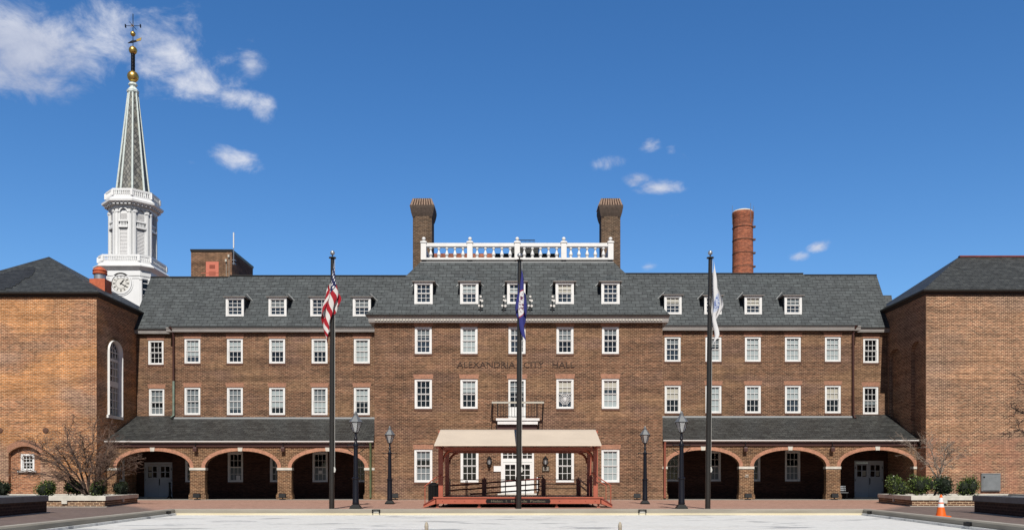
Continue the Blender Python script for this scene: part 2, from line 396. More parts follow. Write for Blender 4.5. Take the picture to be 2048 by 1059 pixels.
# ground materials
def ground_mats():
    # plaza pavers: salmon herringbone in the middle, grey-brown brick round the planters and wings
    m = bpy.data.materials.new('plaza_brick'); m.use_nodes = True; t = NT(m.node_tree); b = t.n['Principled BSDF']; b.inputs['Roughness'].default_value = .85
    g = t.new('ShaderNodeNewGeometry'); pos = g.outputs['Position']; sp = t.new('ShaderNodeSeparateXYZ', ins={0: pos})
    br = t.new('ShaderNodeTexBrick', offset=.5); t.set(br.inputs['Vector'], pos)
    br.inputs['Scale'].default_value = 1.0; br.inputs['Brick Width'].default_value = .22; br.inputs['Row Height'].default_value = .11; br.inputs['Mortar Size'].default_value = .008
    # boundary line between red and grey pavers, leaning like the planters
    bx = t.math('SUBTRACT', t.math('ABSOLUTE', sp.outputs[0]), t.math('MULTIPLY_ADD', sp.outputs[1], .62, -5.9))
    grey = t.ramp(t.math('ADD', bx, t.math('MULTIPLY', t.noise(pos, .8, 3), .8)), -.4, .6)
    big = t.noise(pos, .35, 5, .6)
    red = t.mix(big, (.40, .215, .155, 1), (.50, .31, .24, 1)); gry = t.mix(big, (.15, .105, .09, 1), (.235, .175, .15, 1))
    ca = t.mix(grey, red, gry)
    t.set(br.inputs['Color1'], ca); t.set(br.inputs['Color2'], t.mix(1.0, ca, (.72, .70, .70, 1), 'MULTIPLY')); t.set(br.inputs['Mortar'], t.mix(1.0, ca, (1.15, 1.2, 1.2, 1), 'MULTIPLY'))
    fine = t.ramp(t.noise(pos, 3.5, 5, .65), .3, .7, .82, 1.18)
    t.set(b.inputs['Base Color'], t.mix(1.0, br.outputs['Color'], t_gray(t, fine), 'MULTIPLY'))
    M['plaza_brick'] = m
    # basin floor: white coating with worn grey streaks
    m = bpy.data.materials.new('basin_white'); m.use_nodes = True; t = NT(m.node_tree); b = t.n['Principled BSDF']; b.inputs['Roughness'].default_value = .6
    pos = t.new('ShaderNodeNewGeometry').outputs['Position']
    n1 = t.noise(t.vec('MULTIPLY', pos, (.33, .62, 1)), 1.0, 6, .66, .3)
    f = t.ramp(n1, .545, .62)
    n2 = t.ramp(t.noise(pos, 9.0, 3), .35, .65, .93, 1.05)
    c = t.mix(t.math('MULTIPLY', f, .75), (.80, .80, .78, 1), (.33, .34, .35, 1))
    n3 = t.ramp(t.noise(t.vec('MULTIPLY', pos, (.25, .5, 1)), 1.0, 4), .45, .8)
    c = t.mix(t.math('MULTIPLY', n3, .35), c, (.66, .64, .58, 1))
    t.set(b.inputs['Base Color'], t.mix(1.0, c, t_gray(t, n2), 'MULTIPLY')); M['basin_white'] = m
    # basin wall: grey concrete
    m = bpy.data.materials.new('kerb_face'); m.use_nodes = True; t = NT(m.node_tree); b = t.n['Principled BSDF']; b.inputs['Roughness'].default_value = .85
    pos = t.new('ShaderNodeNewGeometry').outputs['Position']
    c = t.mix(t.noise(t.vec('MULTIPLY', pos, (.5, .5, 6)), 1.0, 5, .65), (.17, .15, .12, 1), (.42, .39, .33, 1))
    t.set(b.inputs['Base Color'], c); M['kerb_face'] = m
    m = bpy.data.materials.new('yellow_plinth'); m.use_nodes = True; t = NT(m.node_tree); b = t.n['Principled BSDF']; b.inputs['Roughness'].default_value = .8
    pos = t.new('ShaderNodeNewGeometry').outputs['Position']
    c = t.mix(t.noise(t.vec('MULTIPLY', pos, (.4, .4, 3)), 1.0, 5, .65), (.55, .45, .27, 1), (.76, .71, .56, 1))
    t.set(b.inputs['Base Color'], c); M['yellow_plinth'] = m
ground_mats()
mat('far_ground', (.12, .105, .09), .9, noise=(.2, .2))
mat('arcade_floor_dark', (.045, .042, .04), .8, noise=(1.5, .2))  # floor colour darkened to keep the arcade interior dim
mat('pale_path', (.44, .41, .36), .85, noise=(1.5, .15))

# ------------------------------------------------------------------ ground, basin, kerb
FLOOR, KT = -.16, .07
BN = [(-13.1, 32.0), (13.1, 32.0), (11.4, 19.0), (10.7, 13.5), (-10.7, 13.5), (-11.4, 19.0)]     # inner outline of the basin
def offset(poly, d):
    n = len(poly); out = []
    for i in range(n):
        p0, p1, p2 = Vector(poly[i - 1]), Vector(poly[i]), Vector(poly[(i + 1) % n])
        e1 = (p1 - p0).normalized(); e2 = (p2 - p1).normalized()
        n1 = Vector((-e1.y, e1.x)); n2 = Vector((-e2.y, e2.x)); k = (n1 + n2).normalized()
        out.append(tuple(p1 + k * (d / max(.3, k.dot(n1)))))
    return out
OUT = offset(BN, .28)
g_ = MB(); g_.add([(-3000, -3000, -.6), (3000, -3000, -.6), (3000, 3000, -.6), (-3000, 3000, -.6)], [(0, 1, 2, 3)])
tag(g_.build('ground', M['far_ground']), kind='structure')
pl = MB(); BIG = [(-90, 130), (90, 130), (90, 20), (90, -60), (-90, -60), (-90, 20)]
n = 6
pl.add([(x, y, 0) for x, y in OUT] + [(x, y, 0) for x, y in BIG], [(i, (i + 1) % n, n + (i + 1) % n, n + i) for i in range(n)])
pl.add([(x, y, 0) for x, y in BIG] + [(x, y, -.6) for x, y in BIG], [(i, (i + 1) % n, n + (i + 1) % n, n + i) for i in range(n)])
tag(pl.build('plaza', M['plaza_brick']), kind='structure')
fl = MB(); fl.poly([(x, y, FLOOR) for x, y in offset(BN, .02)])
tag(fl.build('basin_floor', M['basin_white']), kind='structure')
kb = MB()
for i in range(6):
    a, b_ = BN[i], BN[(i + 1) % 6]; c, d = OUT[i], OUT[(i + 1) % 6]
    inn = offset(BN, .04); a2, b2 = inn[i], inn[(i + 1) % 6]
    kb.add([(*a2, KT), (*b2, KT), (*d, KT), (*c, KT)], [(0, 1, 2, 3)], 0)
    kb.add([(*c, KT), (*d, KT), (*d, -.05), (*c, -.05)], [(0, 1, 2, 3)], 0)
    kb.add([(*a2, KT), (*b2, KT), (*b_, KT - .04), (*a, KT - .04)], [(0, 1, 2, 3)], 1)
    kb.add([(*a, KT - .04), (*b_, KT - .04), (*b_, -.085), (*a, -.085)], [(0, 1, 2, 3)], 1)
tag(kb.build('basin_kerb', [M['concrete'], M['kerb_face']]), kind='structure')
st = MB(); ins = offset(BN, -.06)
for i in range(6):
    a, b_ = BN[i], BN[(i + 1) % 6]; c, d = ins[i], ins[(i + 1) % 6]
    st.add([(*a, -.085), (*b_, -.085), (*d, -.09), (*c, -.09)], [(0, 1, 2, 3)])
    st.add([(*c, -.09), (*d, -.09), (*d, FLOOR - .02), (*c, FLOOR - .02)], [(0, 1, 2, 3)])
for k_ in range(len(st.m)): st.m[k_] = 0 if k_ < 2 else 1
tag(st.build('basin_plinth', [M['yellow_plinth'], M['basin_white']]), kind='structure')
pa = MB(); pa.add([(-27.4, 54.2, .004), (26.4, 54.2, .004), (26.4, 56.5, .004), (-27.4, 56.5, .004)], [(0, 1, 2, 3)])
tag(pa.build('path', M['pale_path']), kind='structure')
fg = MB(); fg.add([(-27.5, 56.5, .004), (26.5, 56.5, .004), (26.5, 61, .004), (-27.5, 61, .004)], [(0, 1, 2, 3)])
tag(fg.build('arcade_floor', M['arcade_floor_dark']), kind='structure')
for i, (px, side) in enumerate(((752, 0), (1285, 0))):
    s_ = thing('drain_box', (X(px, 31.9), 31.9, -.08), ('small square drain box in the basin kerb below the lamps left of the covered stage', 'small square drain box in the basin kerb below the lamps right of the covered stage')[i], 'drain', 'drain boxes in the basin kerb')
    x = X(px, 31.9)
    q = MB(); q.box(x - .15, x + .15, 31.86, 31.98, .02, .055).box(x - .15, x - .11, 31.86, 31.98, -.075, .02).box(x + .11, x + .15, 31.86, 31.98, -.075, .02); q.build('frame', M['black_iron'], s_)
    q = MB(); q.box(x - .105, x + .105, 31.93, 31.99, -.075, .018); q.build('grate', M['limestone'], s_)
for sgn in (-1, 1):      # scuppers cut dark in the slanted kerb
    for k, yy in enumerate((31.0, 22.0)):
        if sgn < 0 and k == 1: continue
        tpar = (32.0 - yy) / 13.0; x = sgn * (13.1 - 1.7 * tpar)
        q = MB(); q.box(x - .07, x + .07, yy - .16, yy + .16, -.08, .015)
        o = q.build('kerb_scupper', M['black_iron'], loc=(x, yy, -.08))
        tag(o, ['dark scupper opening at the far left corner of the basin kerb', 'dark scupper opening at the far right corner of the basin kerb', 'dark scupper opening in the right basin kerb beyond the orange cone'][0 if sgn < 0 else 1 + k], 'drain', 'scuppers in the basin kerb')
for i, px in enumerate((853, 1240)):
    Yn = 20.2; x = X(px, Yn)
    q = MB(); q.lathe([(.045, FLOOR), (.045, FLOOR + .12), (.05, FLOOR + .16), (.038, FLOOR + .22), (.012, FLOOR + .27)], x, Yn, 10)
    tag(q.build('fountain_nozzle', M['nozzle'], loc=(x, Yn, FLOOR), smooth=True), ('stubby bronze fountain nozzle on the white basin floor, left one of two', 'stubby bronze fountain nozzle on the white basin floor, right one of two')[i], 'fountain nozzle', 'nozzles in the empty basin')

# ------------------------------------------------------------------ walls and windows
def wall_front(mb, x0, x1, z0, z1, Y, holes, rev=.22, mi=0):
    xs = sorted(set([x0, x1] + [h[0] for h in holes] + [h[1] for h in holes])); zs = sorted(set([z0, z1] + [h[2] for h in holes] + [h[3] for h in holes]))
    xs = [x for x in xs if x0 <= x <= x1]; zs = [z for z in zs if z0 <= z <= z1]
    for i in range(len(xs) - 1):
        for j in range(len(zs) - 1):
            cx_, cz = (xs[i] + xs[i + 1]) / 2, (zs[j] + zs[j + 1]) / 2
            if any(h[0] < cx_ < h[1] and h[2] < cz < h[3] for h in holes): continue
            mb.add([(xs[i], Y, zs[j]), (xs[i + 1], Y, zs[j]), (xs[i + 1], Y, zs[j + 1]), (xs[i], Y, zs[j + 1])], [(0, 1, 2, 3)], mi)
    for (a, b, c, d) in holes:
        for p, q in (((a, c), (b, c)), ((b, c), (b, d)), ((b, d), (a, d)), ((a, d), (a, c))):
            mb.add([(p[0], Y, p[1]), (q[0], Y, q[1]), (q[0], Y + rev, q[1]), (p[0], Y + rev, p[1])], [(0, 1, 2, 3)], mi)

def sash_window(parent, x0, x1, z0, z1, Y, cover=(), nx=3, rows=(2, 2), flat=False, glass='pane_dark', lintel=False, sill=True, case=.13, xf=None, meet=None):
    """white double hung window whose casing fills the opening; cover = list of (from, to, material) fractions of the glazing from the top"""
    f = MB(xf); c = case
    yf = Y + .05
    f.box(x0, x0 + c, yf, Y + .2, z0, z1).box(x1 - c, x1, yf, Y + .2, z0, z1).box(x0 + c, x1 - c, yf, Y + .2, z1 - c * 1.05, z1).box(x0 + c, x1 - c, yf - .03, Y + .2, z0, z0 + c * .8)
    gx0, gx1, gz0, gz1 = x0 + c, x1 - c, z0 + c * .8, z1 - c * 1.05
    zm = gz0 + (gz1 - gz0) * (meet or rows[1] / (rows[0] + rows[1]))
    sw = .042
    for (a, b_, nr, yy) in ((zm, gz1, rows[0], Y + .10), (gz0, zm, rows[1], Y + .13)):
        f.box(gx0, gx0 + sw, yy, yy + .04, a, b_).box(gx1 - sw, gx1, yy, yy + .04, a, b_)
        f.box(gx0 + sw, gx1 - sw, yy, yy + .04, a, a + sw).box(gx0 + sw, gx1 - sw, yy, yy + .04, b_ - sw, b_)
        for i in range(1, nx):
            x = gx0 + (gx1 - gx0) * i / nx; f.box(x - .014, x + .014, yy + .008, yy + .036, a + sw, b_ - sw)
        for j in range(1, nr):
            z = a + (b_ - a) * j / nr; f.box(gx0 + sw, gx1 - sw, yy + .006, yy + .034, z - .014, z + .014)
    fo = f.build('window', M['white_paint'], parent)
    host = parent if flat else fo
    g = MB(xf); g.box(gx0, gx1, Y + .19, Y + .20, gz0, gz1); g.build('pane', M[glass], host)
    cover = [(max(0, a - .02 * math.sin(x0 * 7)) if a > 0 else 0, min(1, b_ + .035 * math.sin(x0 * 5 + z0 * 3)) if b_ < .95 else b_, mm) for a, b_, mm in cover]
    for (a, b_, mm) in cover:
        q = MB(xf); q.box(gx0 + .005, gx1 - .005, Y + .178, Y + .186, gz1 - (gz1 - gz0) * b_, gz1 - (gz1 - gz0) * a); q.build('blind', M[mm], host)
    if sill:
        q = MB(xf); q.box(x0 - .03, x1 + .03, Y - .035, Y + .05, z0 - .13, z0 - .002); q.build('sill', M['sill_brick'], host)
    if lintel:
        q = MB(xf); zt = z1 + .002; h = .30; ex = .10
        q.loft([[(x0 - .04, Y - .006, zt), (x1 + .04, Y - .006, zt), (x1 + ex, Y - .006, zt + h), (x0 - ex, Y - .006, zt + h)], [(x0 - .04, Y + .01, zt), (x1 + .04, Y + .01, zt), (x1 + ex, Y + .01, zt + h), (x0 - ex, Y + .01, zt + h)]])
        q.build('lintel', M['lintel_brick'], host)
    return fo

Y0, YB, YC, YW, YA = 60.0, 60.6, 55.5, 54.9, 56.1
hall = thing('city_hall', (0, 58, 0), 'long brown brick town hall with slate roofs, a projecting centre block and arcades', 'building')
B_, G_, C_ = 'shade_blind', 'grey_blind', 'cream_blind'
# --- centre block
cx0, cx1 = X(749, YC), X(1325, YC)
ctop = Z(646, YC)
wins = []   # (px centre, half, top, bottom, cover, lintel)
cols = [846.5, 938, 1034, 1130, 1221]
top_cov = [[(0, .35, G_)], [(0, 1, B_)], [(0, .3, G_)], [(0, .5, G_)], [(0, .3, G_)]]
mid_cov = [[], [(0, .46, B_)], [(0, .4, B_)], [(0, .45, C_)], [(0, .3, C_), (.55, 1, B_)]]
low_cov = [[(0, .3, G_), (.6, 1, G_)], [], None, [], [(0, 1, B_)]]
for i, c in enumerate(cols):
    wins.append((c, 17, 653, 707, top_cov[i], True))
    wins.append((c, 17.3, 757 - (.7 if i > 2 else 0), 838 if i == 2 else 816.5, mid_cov[i], True))
    if low_cov[i] is not None: wins.append((c + (1 if i == 1 else 0), 18, 897.5, 963.5, low_cov[i], True))
holes = [(X(c - h, YC), X(c + h, YC), Z(b, YC), Z(a, YC)) for (c, h, a, b, cv, li) in wins]
door_hole = (X(1002, YC), X(1068, YC), .42, Z(897, YC)); holes.append(door_hole)
wl = MB(); wall_front(wl, cx0, cx1, 0, ctop, YC, holes)
wl.add([(cx0, YC, 0), (cx0, 66, 0), (cx0, 66, ctop), (cx0, YC, ctop)], [(0, 1, 2, 3)]).add([(cx1, YC, 0), (cx1, 66, 0), (cx1, 66, ctop), (cx1, YC, ctop)], [(0, 1, 2, 3)])
tag(wl.build('centre_wall', M['brick_main'], hall), 'dark brown brick front of the projecting centre block')
for k, (c, h, a, b, cv, li) in enumerate(wins):
    x0, x1 = X(c - h, YC), X(c + h, YC)
    if c == 1034 and b == 838:      # balcony door: glazed above, panelled below
        f = MB(); z0, z1 = Z(838, YC), Z(757, YC)
        f.box(x0, x0 + .13, YC + .05, YC + .2, z0, z1).box(x1 - .13, x1, YC + .05, YC + .2, z0, z1).box(x0 + .13, x1 - .13, YC + .05, YC + .2, z1 - .14, z1)
        zm = Z(813, YC); f.box(x0 + .13, x1 - .13, YC + .1, YC + .18, z0, zm)
        f.box(x0 + .22, x1 - .22, YC + .085, YC + .1, z0 + .15, zm - .12)
        for i in (1, 2): xx = x0 + .13 + (x1 - x0 - .26) * i / 3; f.box(xx - .014, xx + .014, YC + .12, YC + .17, zm, z1 - .14)
        for i in range(1, 5): zz = zm + (z1 - .14 - zm) * i / 5; f.box(x0 + .13, x1 - .13, YC + .125, YC + .165, zz - .015, zz + .015)
        fo = f.build('balcony_door', M['white_paint'], hall)
        g = MB(); g.box(x0 + .13, x1 - .13, YC + .19, YC + .2, zm, z1 - .14); g.build('pane', M['pane_dark'], fo)
        q = MB(); q.box(x0 + .135, x1 - .135, YC + .178, YC + .186, Z(785, YC), z1 - .14); q.build('blind', M['grey_blind'], fo)
        q = MB(); q.box(x0 - .1, x1 + .1, YC - .006, YC + .01, z1 + .002, z1 + .31); q.build('lintel', M['lintel_brick'], fo)
    else:
        sash_window(hall, x0, x1, Z(b, YC), Z(a, YC), YC, cv, lintel=li, glass='pane_blue' if k % 3 == 0 else 'pane_dark')
# entrance door
x0, x1, z0, z1 = door_hole
f = MB(); zt = Z(919, YC); f.box(x0, x0 + .13, YC + .03, YC + .2, z0, z1).box(x1 - .13, x1, YC + .03, YC + .2, z0, z1).box(x0 + .13, x1 - .13, YC + .03, YC + .2, z1 - .16, z1).box(x0 + .13, x1 - .13, YC + .04, YC + .2, zt - .12, zt + .1)
for i in range(1, 6): xx = x0 + .13 + (x1 - x0 - .26) * i / 6; f.box(xx - .02, xx + .02, YC + .1, YC + .16, zt + .1, z1 - .16)
zz = (zt + .1 + z1 - .16) / 2; f.box(x0 + .13, x1 - .13, YC + .105, YC + .155, zz - .02, zz + .02)
fo = f.build('entrance_frame', M['white_paint'], hall)
g = MB(); g.box(x0 + .13, x1 - .13, YC + .19, YC + .2, zt + .1, z1 - .16); g.build('pane', M['pane_dark'], fo)
q = MB(); q.box(x0 - .12, x1 + .12, YC - .006, YC + .01, z1 + .002, z1 + .28); q.build('lintel', M['lintel_brick'], fo)
xm = (x0 + x1) / 2
for (a, b) in ((x0 + .13, xm - .008), (xm + .008, x1 - .13)):
    d = MB(); zg = Z(960, YC); zt2 = zt - .14; s_ = .14
    d.box(a, b, YC + .08, YC + .14, z0, zg).box(a, a + s_, YC + .08, YC + .14, zg, zt2).box(b - s_, b, YC + .08, YC + .14, zg, zt2).box(a + s_, b - s_, YC + .08, YC + .14, zt2 - .16, zt2)
    d.box(a + s_, b - s_, YC + .065, YC + .08, z0 + .15, zg - .1)
    d.box((a + b) / 2 - .02, (a + b) / 2 + .02, YC + .09, YC + .13, zg, zt2 - .16)
    for i in (1, 2): zz = zg + (zt2 - .16 - zg) * i / 3; d.box(a + s_, b - s_, YC + .092, YC + .128, zz - .02, zz + .02)
    do = d.build('entrance_door', M['white_paint'], hall)
    g = MB(); g.box(a + s_, b - s_, YC + .125, YC + .13, zg, zt2 - .16); g.build('pane', M['pane_dark'], do)
    hx = xm - .1 if a < xm - .5 else xm + .1
    g = MB(); g.tube([(hx, YC + .06, zg - .25), (hx, YC + .03, zg - .2), (hx, YC + .03, zg + .2), (hx, YC + .06, zg + .25)], .022, 6); g.build('handle', M['black_iron'], do)
q = MB(); q.box(x0 - .2, x1 + .2, YC - .9, YC + .15, .0, .42); q.build('doorstep', M['limestone'], hall)
# cornice of the centre block, gutter and roof
def cornice(x0, x1, yf, yb, zb, zt, out, name='cornice', m='cornice_paint'):
    lv = [(.78, 0), (.80, .16), (.83, .2), (.83, .50), (.88, .54), (.90, .62), (.96, .82), (1.0, .85), (1.0, 1.0)]
    mb = MB(); mb.rects([(x0 - out * o, x1 + out * o, yf - out * o, yb, zb + (zt - zb) * k) for o, k in lv]); return mb.build(name, M[m], hall)
ce = Z(629.5, YC - .4)
co = cornice(cx0, cx1, YC, 66, ctop, ce, .42)
dn = MB(); nd = 92
for i in range(nd):
    x = cx0 + .05 + (cx1 - cx0 - .1) * (i + .5) / nd; dn.box(x - .062, x + .062, YC - .395, YC - .346, ctop + (ce - ctop) * .22, ctop + (ce - ctop) * .41)
dn.build('dentil_band', M['limestone'], co)
RX0, RX1, RY = X(731.5, 55.05), X(1339, 55.05), 55.0
re = Z(628, RY); YT = 58.1; TX0, TX1, TZ = X(840, YT), X(1228, YT), Z(524.5, YT); RBACK, TBACK = 68.0, 65.0
rf = MB()
rf.rects([(RX0, RX1, RY, RBACK, re), (TX0, TX1, YT, TBACK, TZ)])
tag(rf.build('centre_roof', M['slate'], hall), 'steep hipped slate roof of the centre block, cut off flat at the top')
gt = MB(); gt.rects([(RX0 - .02, RX1 + .02, RY - .02, RBACK, re - .075), (RX0 - .03, RX1 + .03, RY - .035, RBACK, re + .004)]); gt.build('gutter', M['gutter_dark'], hall)
dk = MB(); dk.rects([(TX0 + .02, TX1 - .02, YT - .005, TBACK, TZ - .05), (TX0 + .02, TX1 - .02, YT - .005, TBACK, TZ + .05)]); dk.build('deck_flashing', M['lead_flashing'], hall)
dk = MB(); dk.rects([(TX0 + .1, TX1 - .1, YT + .06, TBACK - .1, TZ + .05), (TX0 + .1, TX1 - .1, YT + .06, TBACK - .1, TZ + .20)]); dk.build('roof_deck', M['gutter_dark'], hall)
# balustrade
bz = TZ + .20; yb = YT + .12
bal = MB(); bx0, bx1 = X(842, yb), X(1226.5, yb)
zr0, zr1 = Z(495, yb), Z(486.5, yb)
bal.box(bx0, bx1, yb - .10, yb + .12, bz, Z(515.5, yb)).box(bx0, bx1, yb - .12, yb + .14, zr0 + .06, zr1).box(bx0, bx1, yb - .07, yb + .09, zr0, zr0 + .06)
for x in (bx0 + .12, bx1 - .12): bal.box(x - .11, x + .11, yb + .14, TBACK - .3, bz, Z(515.5, yb)).box(x - .11, x + .11, yb + .14, TBACK - .3, zr0 + .05, zr1)
bo = bal.build('balustrade', M['white_paint'], hall)
bprof = [(.10, 0), (.10, .13), (.075, .135), (.065, .17), (.12, .24), (.135, .33), (.115, .45), (.07, .62), (.048, .76), (.06, .80), (.05, .83), (.10, .86), (.10, 1)]
zb0 = Z(515.5, yb); bh = zr0 - zb0
def baluster(x, y):
    q = MB(); q.lathe([(r, zb0 + bh * k) for r, k in bprof], x, y, 10); q.build('baluster', M['white_paint'], bo, smooth=True)
pposts = [847.5, 940, 1034.5, 1127.5, 1221]
for k in range(4):
    for i in range(5):
        a, b = pposts[k] + 6, pposts[k + 1] - 6
        baluster(X(a + (b - a) * (i + .5) / 5 * 1.0, yb), yb + .01)
for x in (bx0 + .12, bx1 - .12):
    for i in range(6): baluster(x, yb + .8 + i * .75)
for p in pposts:
    x = X(p, yb); q = MB(); ztp = Z(483, yb); hw = .185
    q.box(x - hw, x + hw, yb - .2, yb + .2, bz - .02, ztp - .12).rects([(x - hw - .04, x + hw + .04, yb - .24, yb + .24, ztp - .12), (x - hw - .04, x + hw + .04, yb - .24, yb + .24, ztp - .05), (x - .1, x + .1, yb - .1, yb + .1, ztp + .04)])
    q.lathe([(.06, ztp + .03), (.05, ztp + .08), (.10, ztp + .11), (.13, ztp + .17), (.13, ztp + .22), (.09, ztp + .29), (.02, ztp + .32)], x, yb, 12)
    q.build('post', M['white_paint'], bo, smooth=True)
# things seen through the balustrade: rear roof monitor and brick parapet
Yr = 78.0
rm = MB(); xa, xb = X(988, Yr), X(1112, Yr); zt = Z(508.5, Yr)
rm.rects([(xa, xb, Yr, Yr + 7, 14), (xa, xb, Yr, Yr + 7, zt)]); rmo = rm.build('rear_roof_monitor', M['gutter_dark'], hall)
q = MB(); q.rects([(xa - .3, xb + .3, Yr - .3, Yr + 7, zt), (X(1022, Yr), X(1078, Yr), Yr + 1.5, Yr + 5, Z(499, Yr))]); q.build('monitor_roof', M['slate_dark'], rmo)
q = MB(); q.box(X(1021, Yr), X(1077, Yr), Yr + 1.2, Yr + 5, zt, Z(493, Yr + 1.2)); q.box(X(1020, Yr), X(1079, Yr), Yr + 1.0, Yr + 5.2, Z(493, Yr + 1.2), Z(490, Yr + 1.2)); q.build('monitor_box', M['slate_dark'], rmo)
q = MB(); za, zb = Z(490, Yr + 1.2), Z(478.5, Yr + 1.2); xa2, xb2 = X(1038, Yr), X(1070, Yr)
for yy in (Yr + 1.3, Yr + 4.5):
    q.box(xa2, xb2, yy, yy + .05, zb - .06, zb).box(xa2, xb2, yy, yy + .03, za + .12, za + .17)
    for i in range(13): x = xa2 + (xb2 - xa2) * i / 12; q.box(x - .016, x + .016, yy, yy + .03, za, zb)
q.build('roof_railing', M['black_blue'], rmo)
q = MB(); q.box(X(858, 76), X(986, 76), 76, 76.4, 14, Z(506.5, 76)).box(X(858, 76), X(862, 76), 76.4, 84, 14, Z(507, 76)); q.build('rear_parapet', M['brick_red_old'], hall)
# chimneys
for pc in (845, 1221.5):
    Yh = 62.0; s_ = F / Yh; c = X(pc, Yh)
    lx, rx = X(pc - 19, Yh), X(pc + 19, Yh); hw = (rx - lx) / 2
    q = MB(); q.box(lx, rx, Yh - .1, Yh + 1.5, 12.6, Z(428, Yh)).box(c - hw * .72, c + hw * .72, Yh - .16, Yh - .1, 13, Z(431, Yh))
    co = q.build('chimney', M['brick_chimney'], hall)
    q = MB(); z3 = [Z(y, Yh) for y in (435, 427, 417, 412)]; e = [0.02, .11, .18, .18]
    q.rects([(lx - a, rx + a, Yh - .12 - a, Yh + 1.52 + a, z) for a, z in zip(e, z3)]); q.build('corbel', M['crown_brick'], co)
    q = MB(); zA, zB = Z(412, Yh), Z(397, Yh); nst = 9
    for sx in range(nst):       # soldier bricks leaning inwards round the crown
        x = lx - .15 + (rx - lx + .30) * (sx + .5) / nst; bw = (rx - lx + .3) / nst * .25
        xt = c + (x - c) * .82
        q.loft([[(x - bw, Yh - .30, zA), (x + bw, Yh - .30, zA), (x + bw, Yh - .1, zA), (x - bw, Yh - .1, zA)], [(xt - bw, Yh - .05, zB), (xt + bw, Yh - .05, zB), (xt + bw, Yh + .1, zB), (xt - bw, Yh + .1, zB)]])
        for sd_ in (-1, 1):
            yy = Yh - .1 + 1.5 * (sx + .5) / nst
            xo = c + sd_ * (hw + .17); xi = c + sd_ * (hw - .06)
            q.loft([[(xo - .08, yy - .05, zA), (xo + .03, yy - .05, zA), (xo + .03, yy + .05, zA), (xo - .08, yy + .05, zA)], [(xi - .08, yy - .05, zB), (xi + .03, yy - .05, zB), (xi + .03, yy + .05, zB), (xi - .08, yy + .05, zB)]])
    q.build('crown_bricks', M['crown_strip'], co)
    q = MB(); q.rects([(lx - .1, rx + .1, Yh - .22, Yh + 1.6, zA), (lx + .12, rx - .12, Yh + .05, Yh + 1.35, zB + .01), (lx + .16, rx - .16, Yh + .1, Yh + 1.3, zB + .06)]); q.build('crown', M['brick_dark'], co)

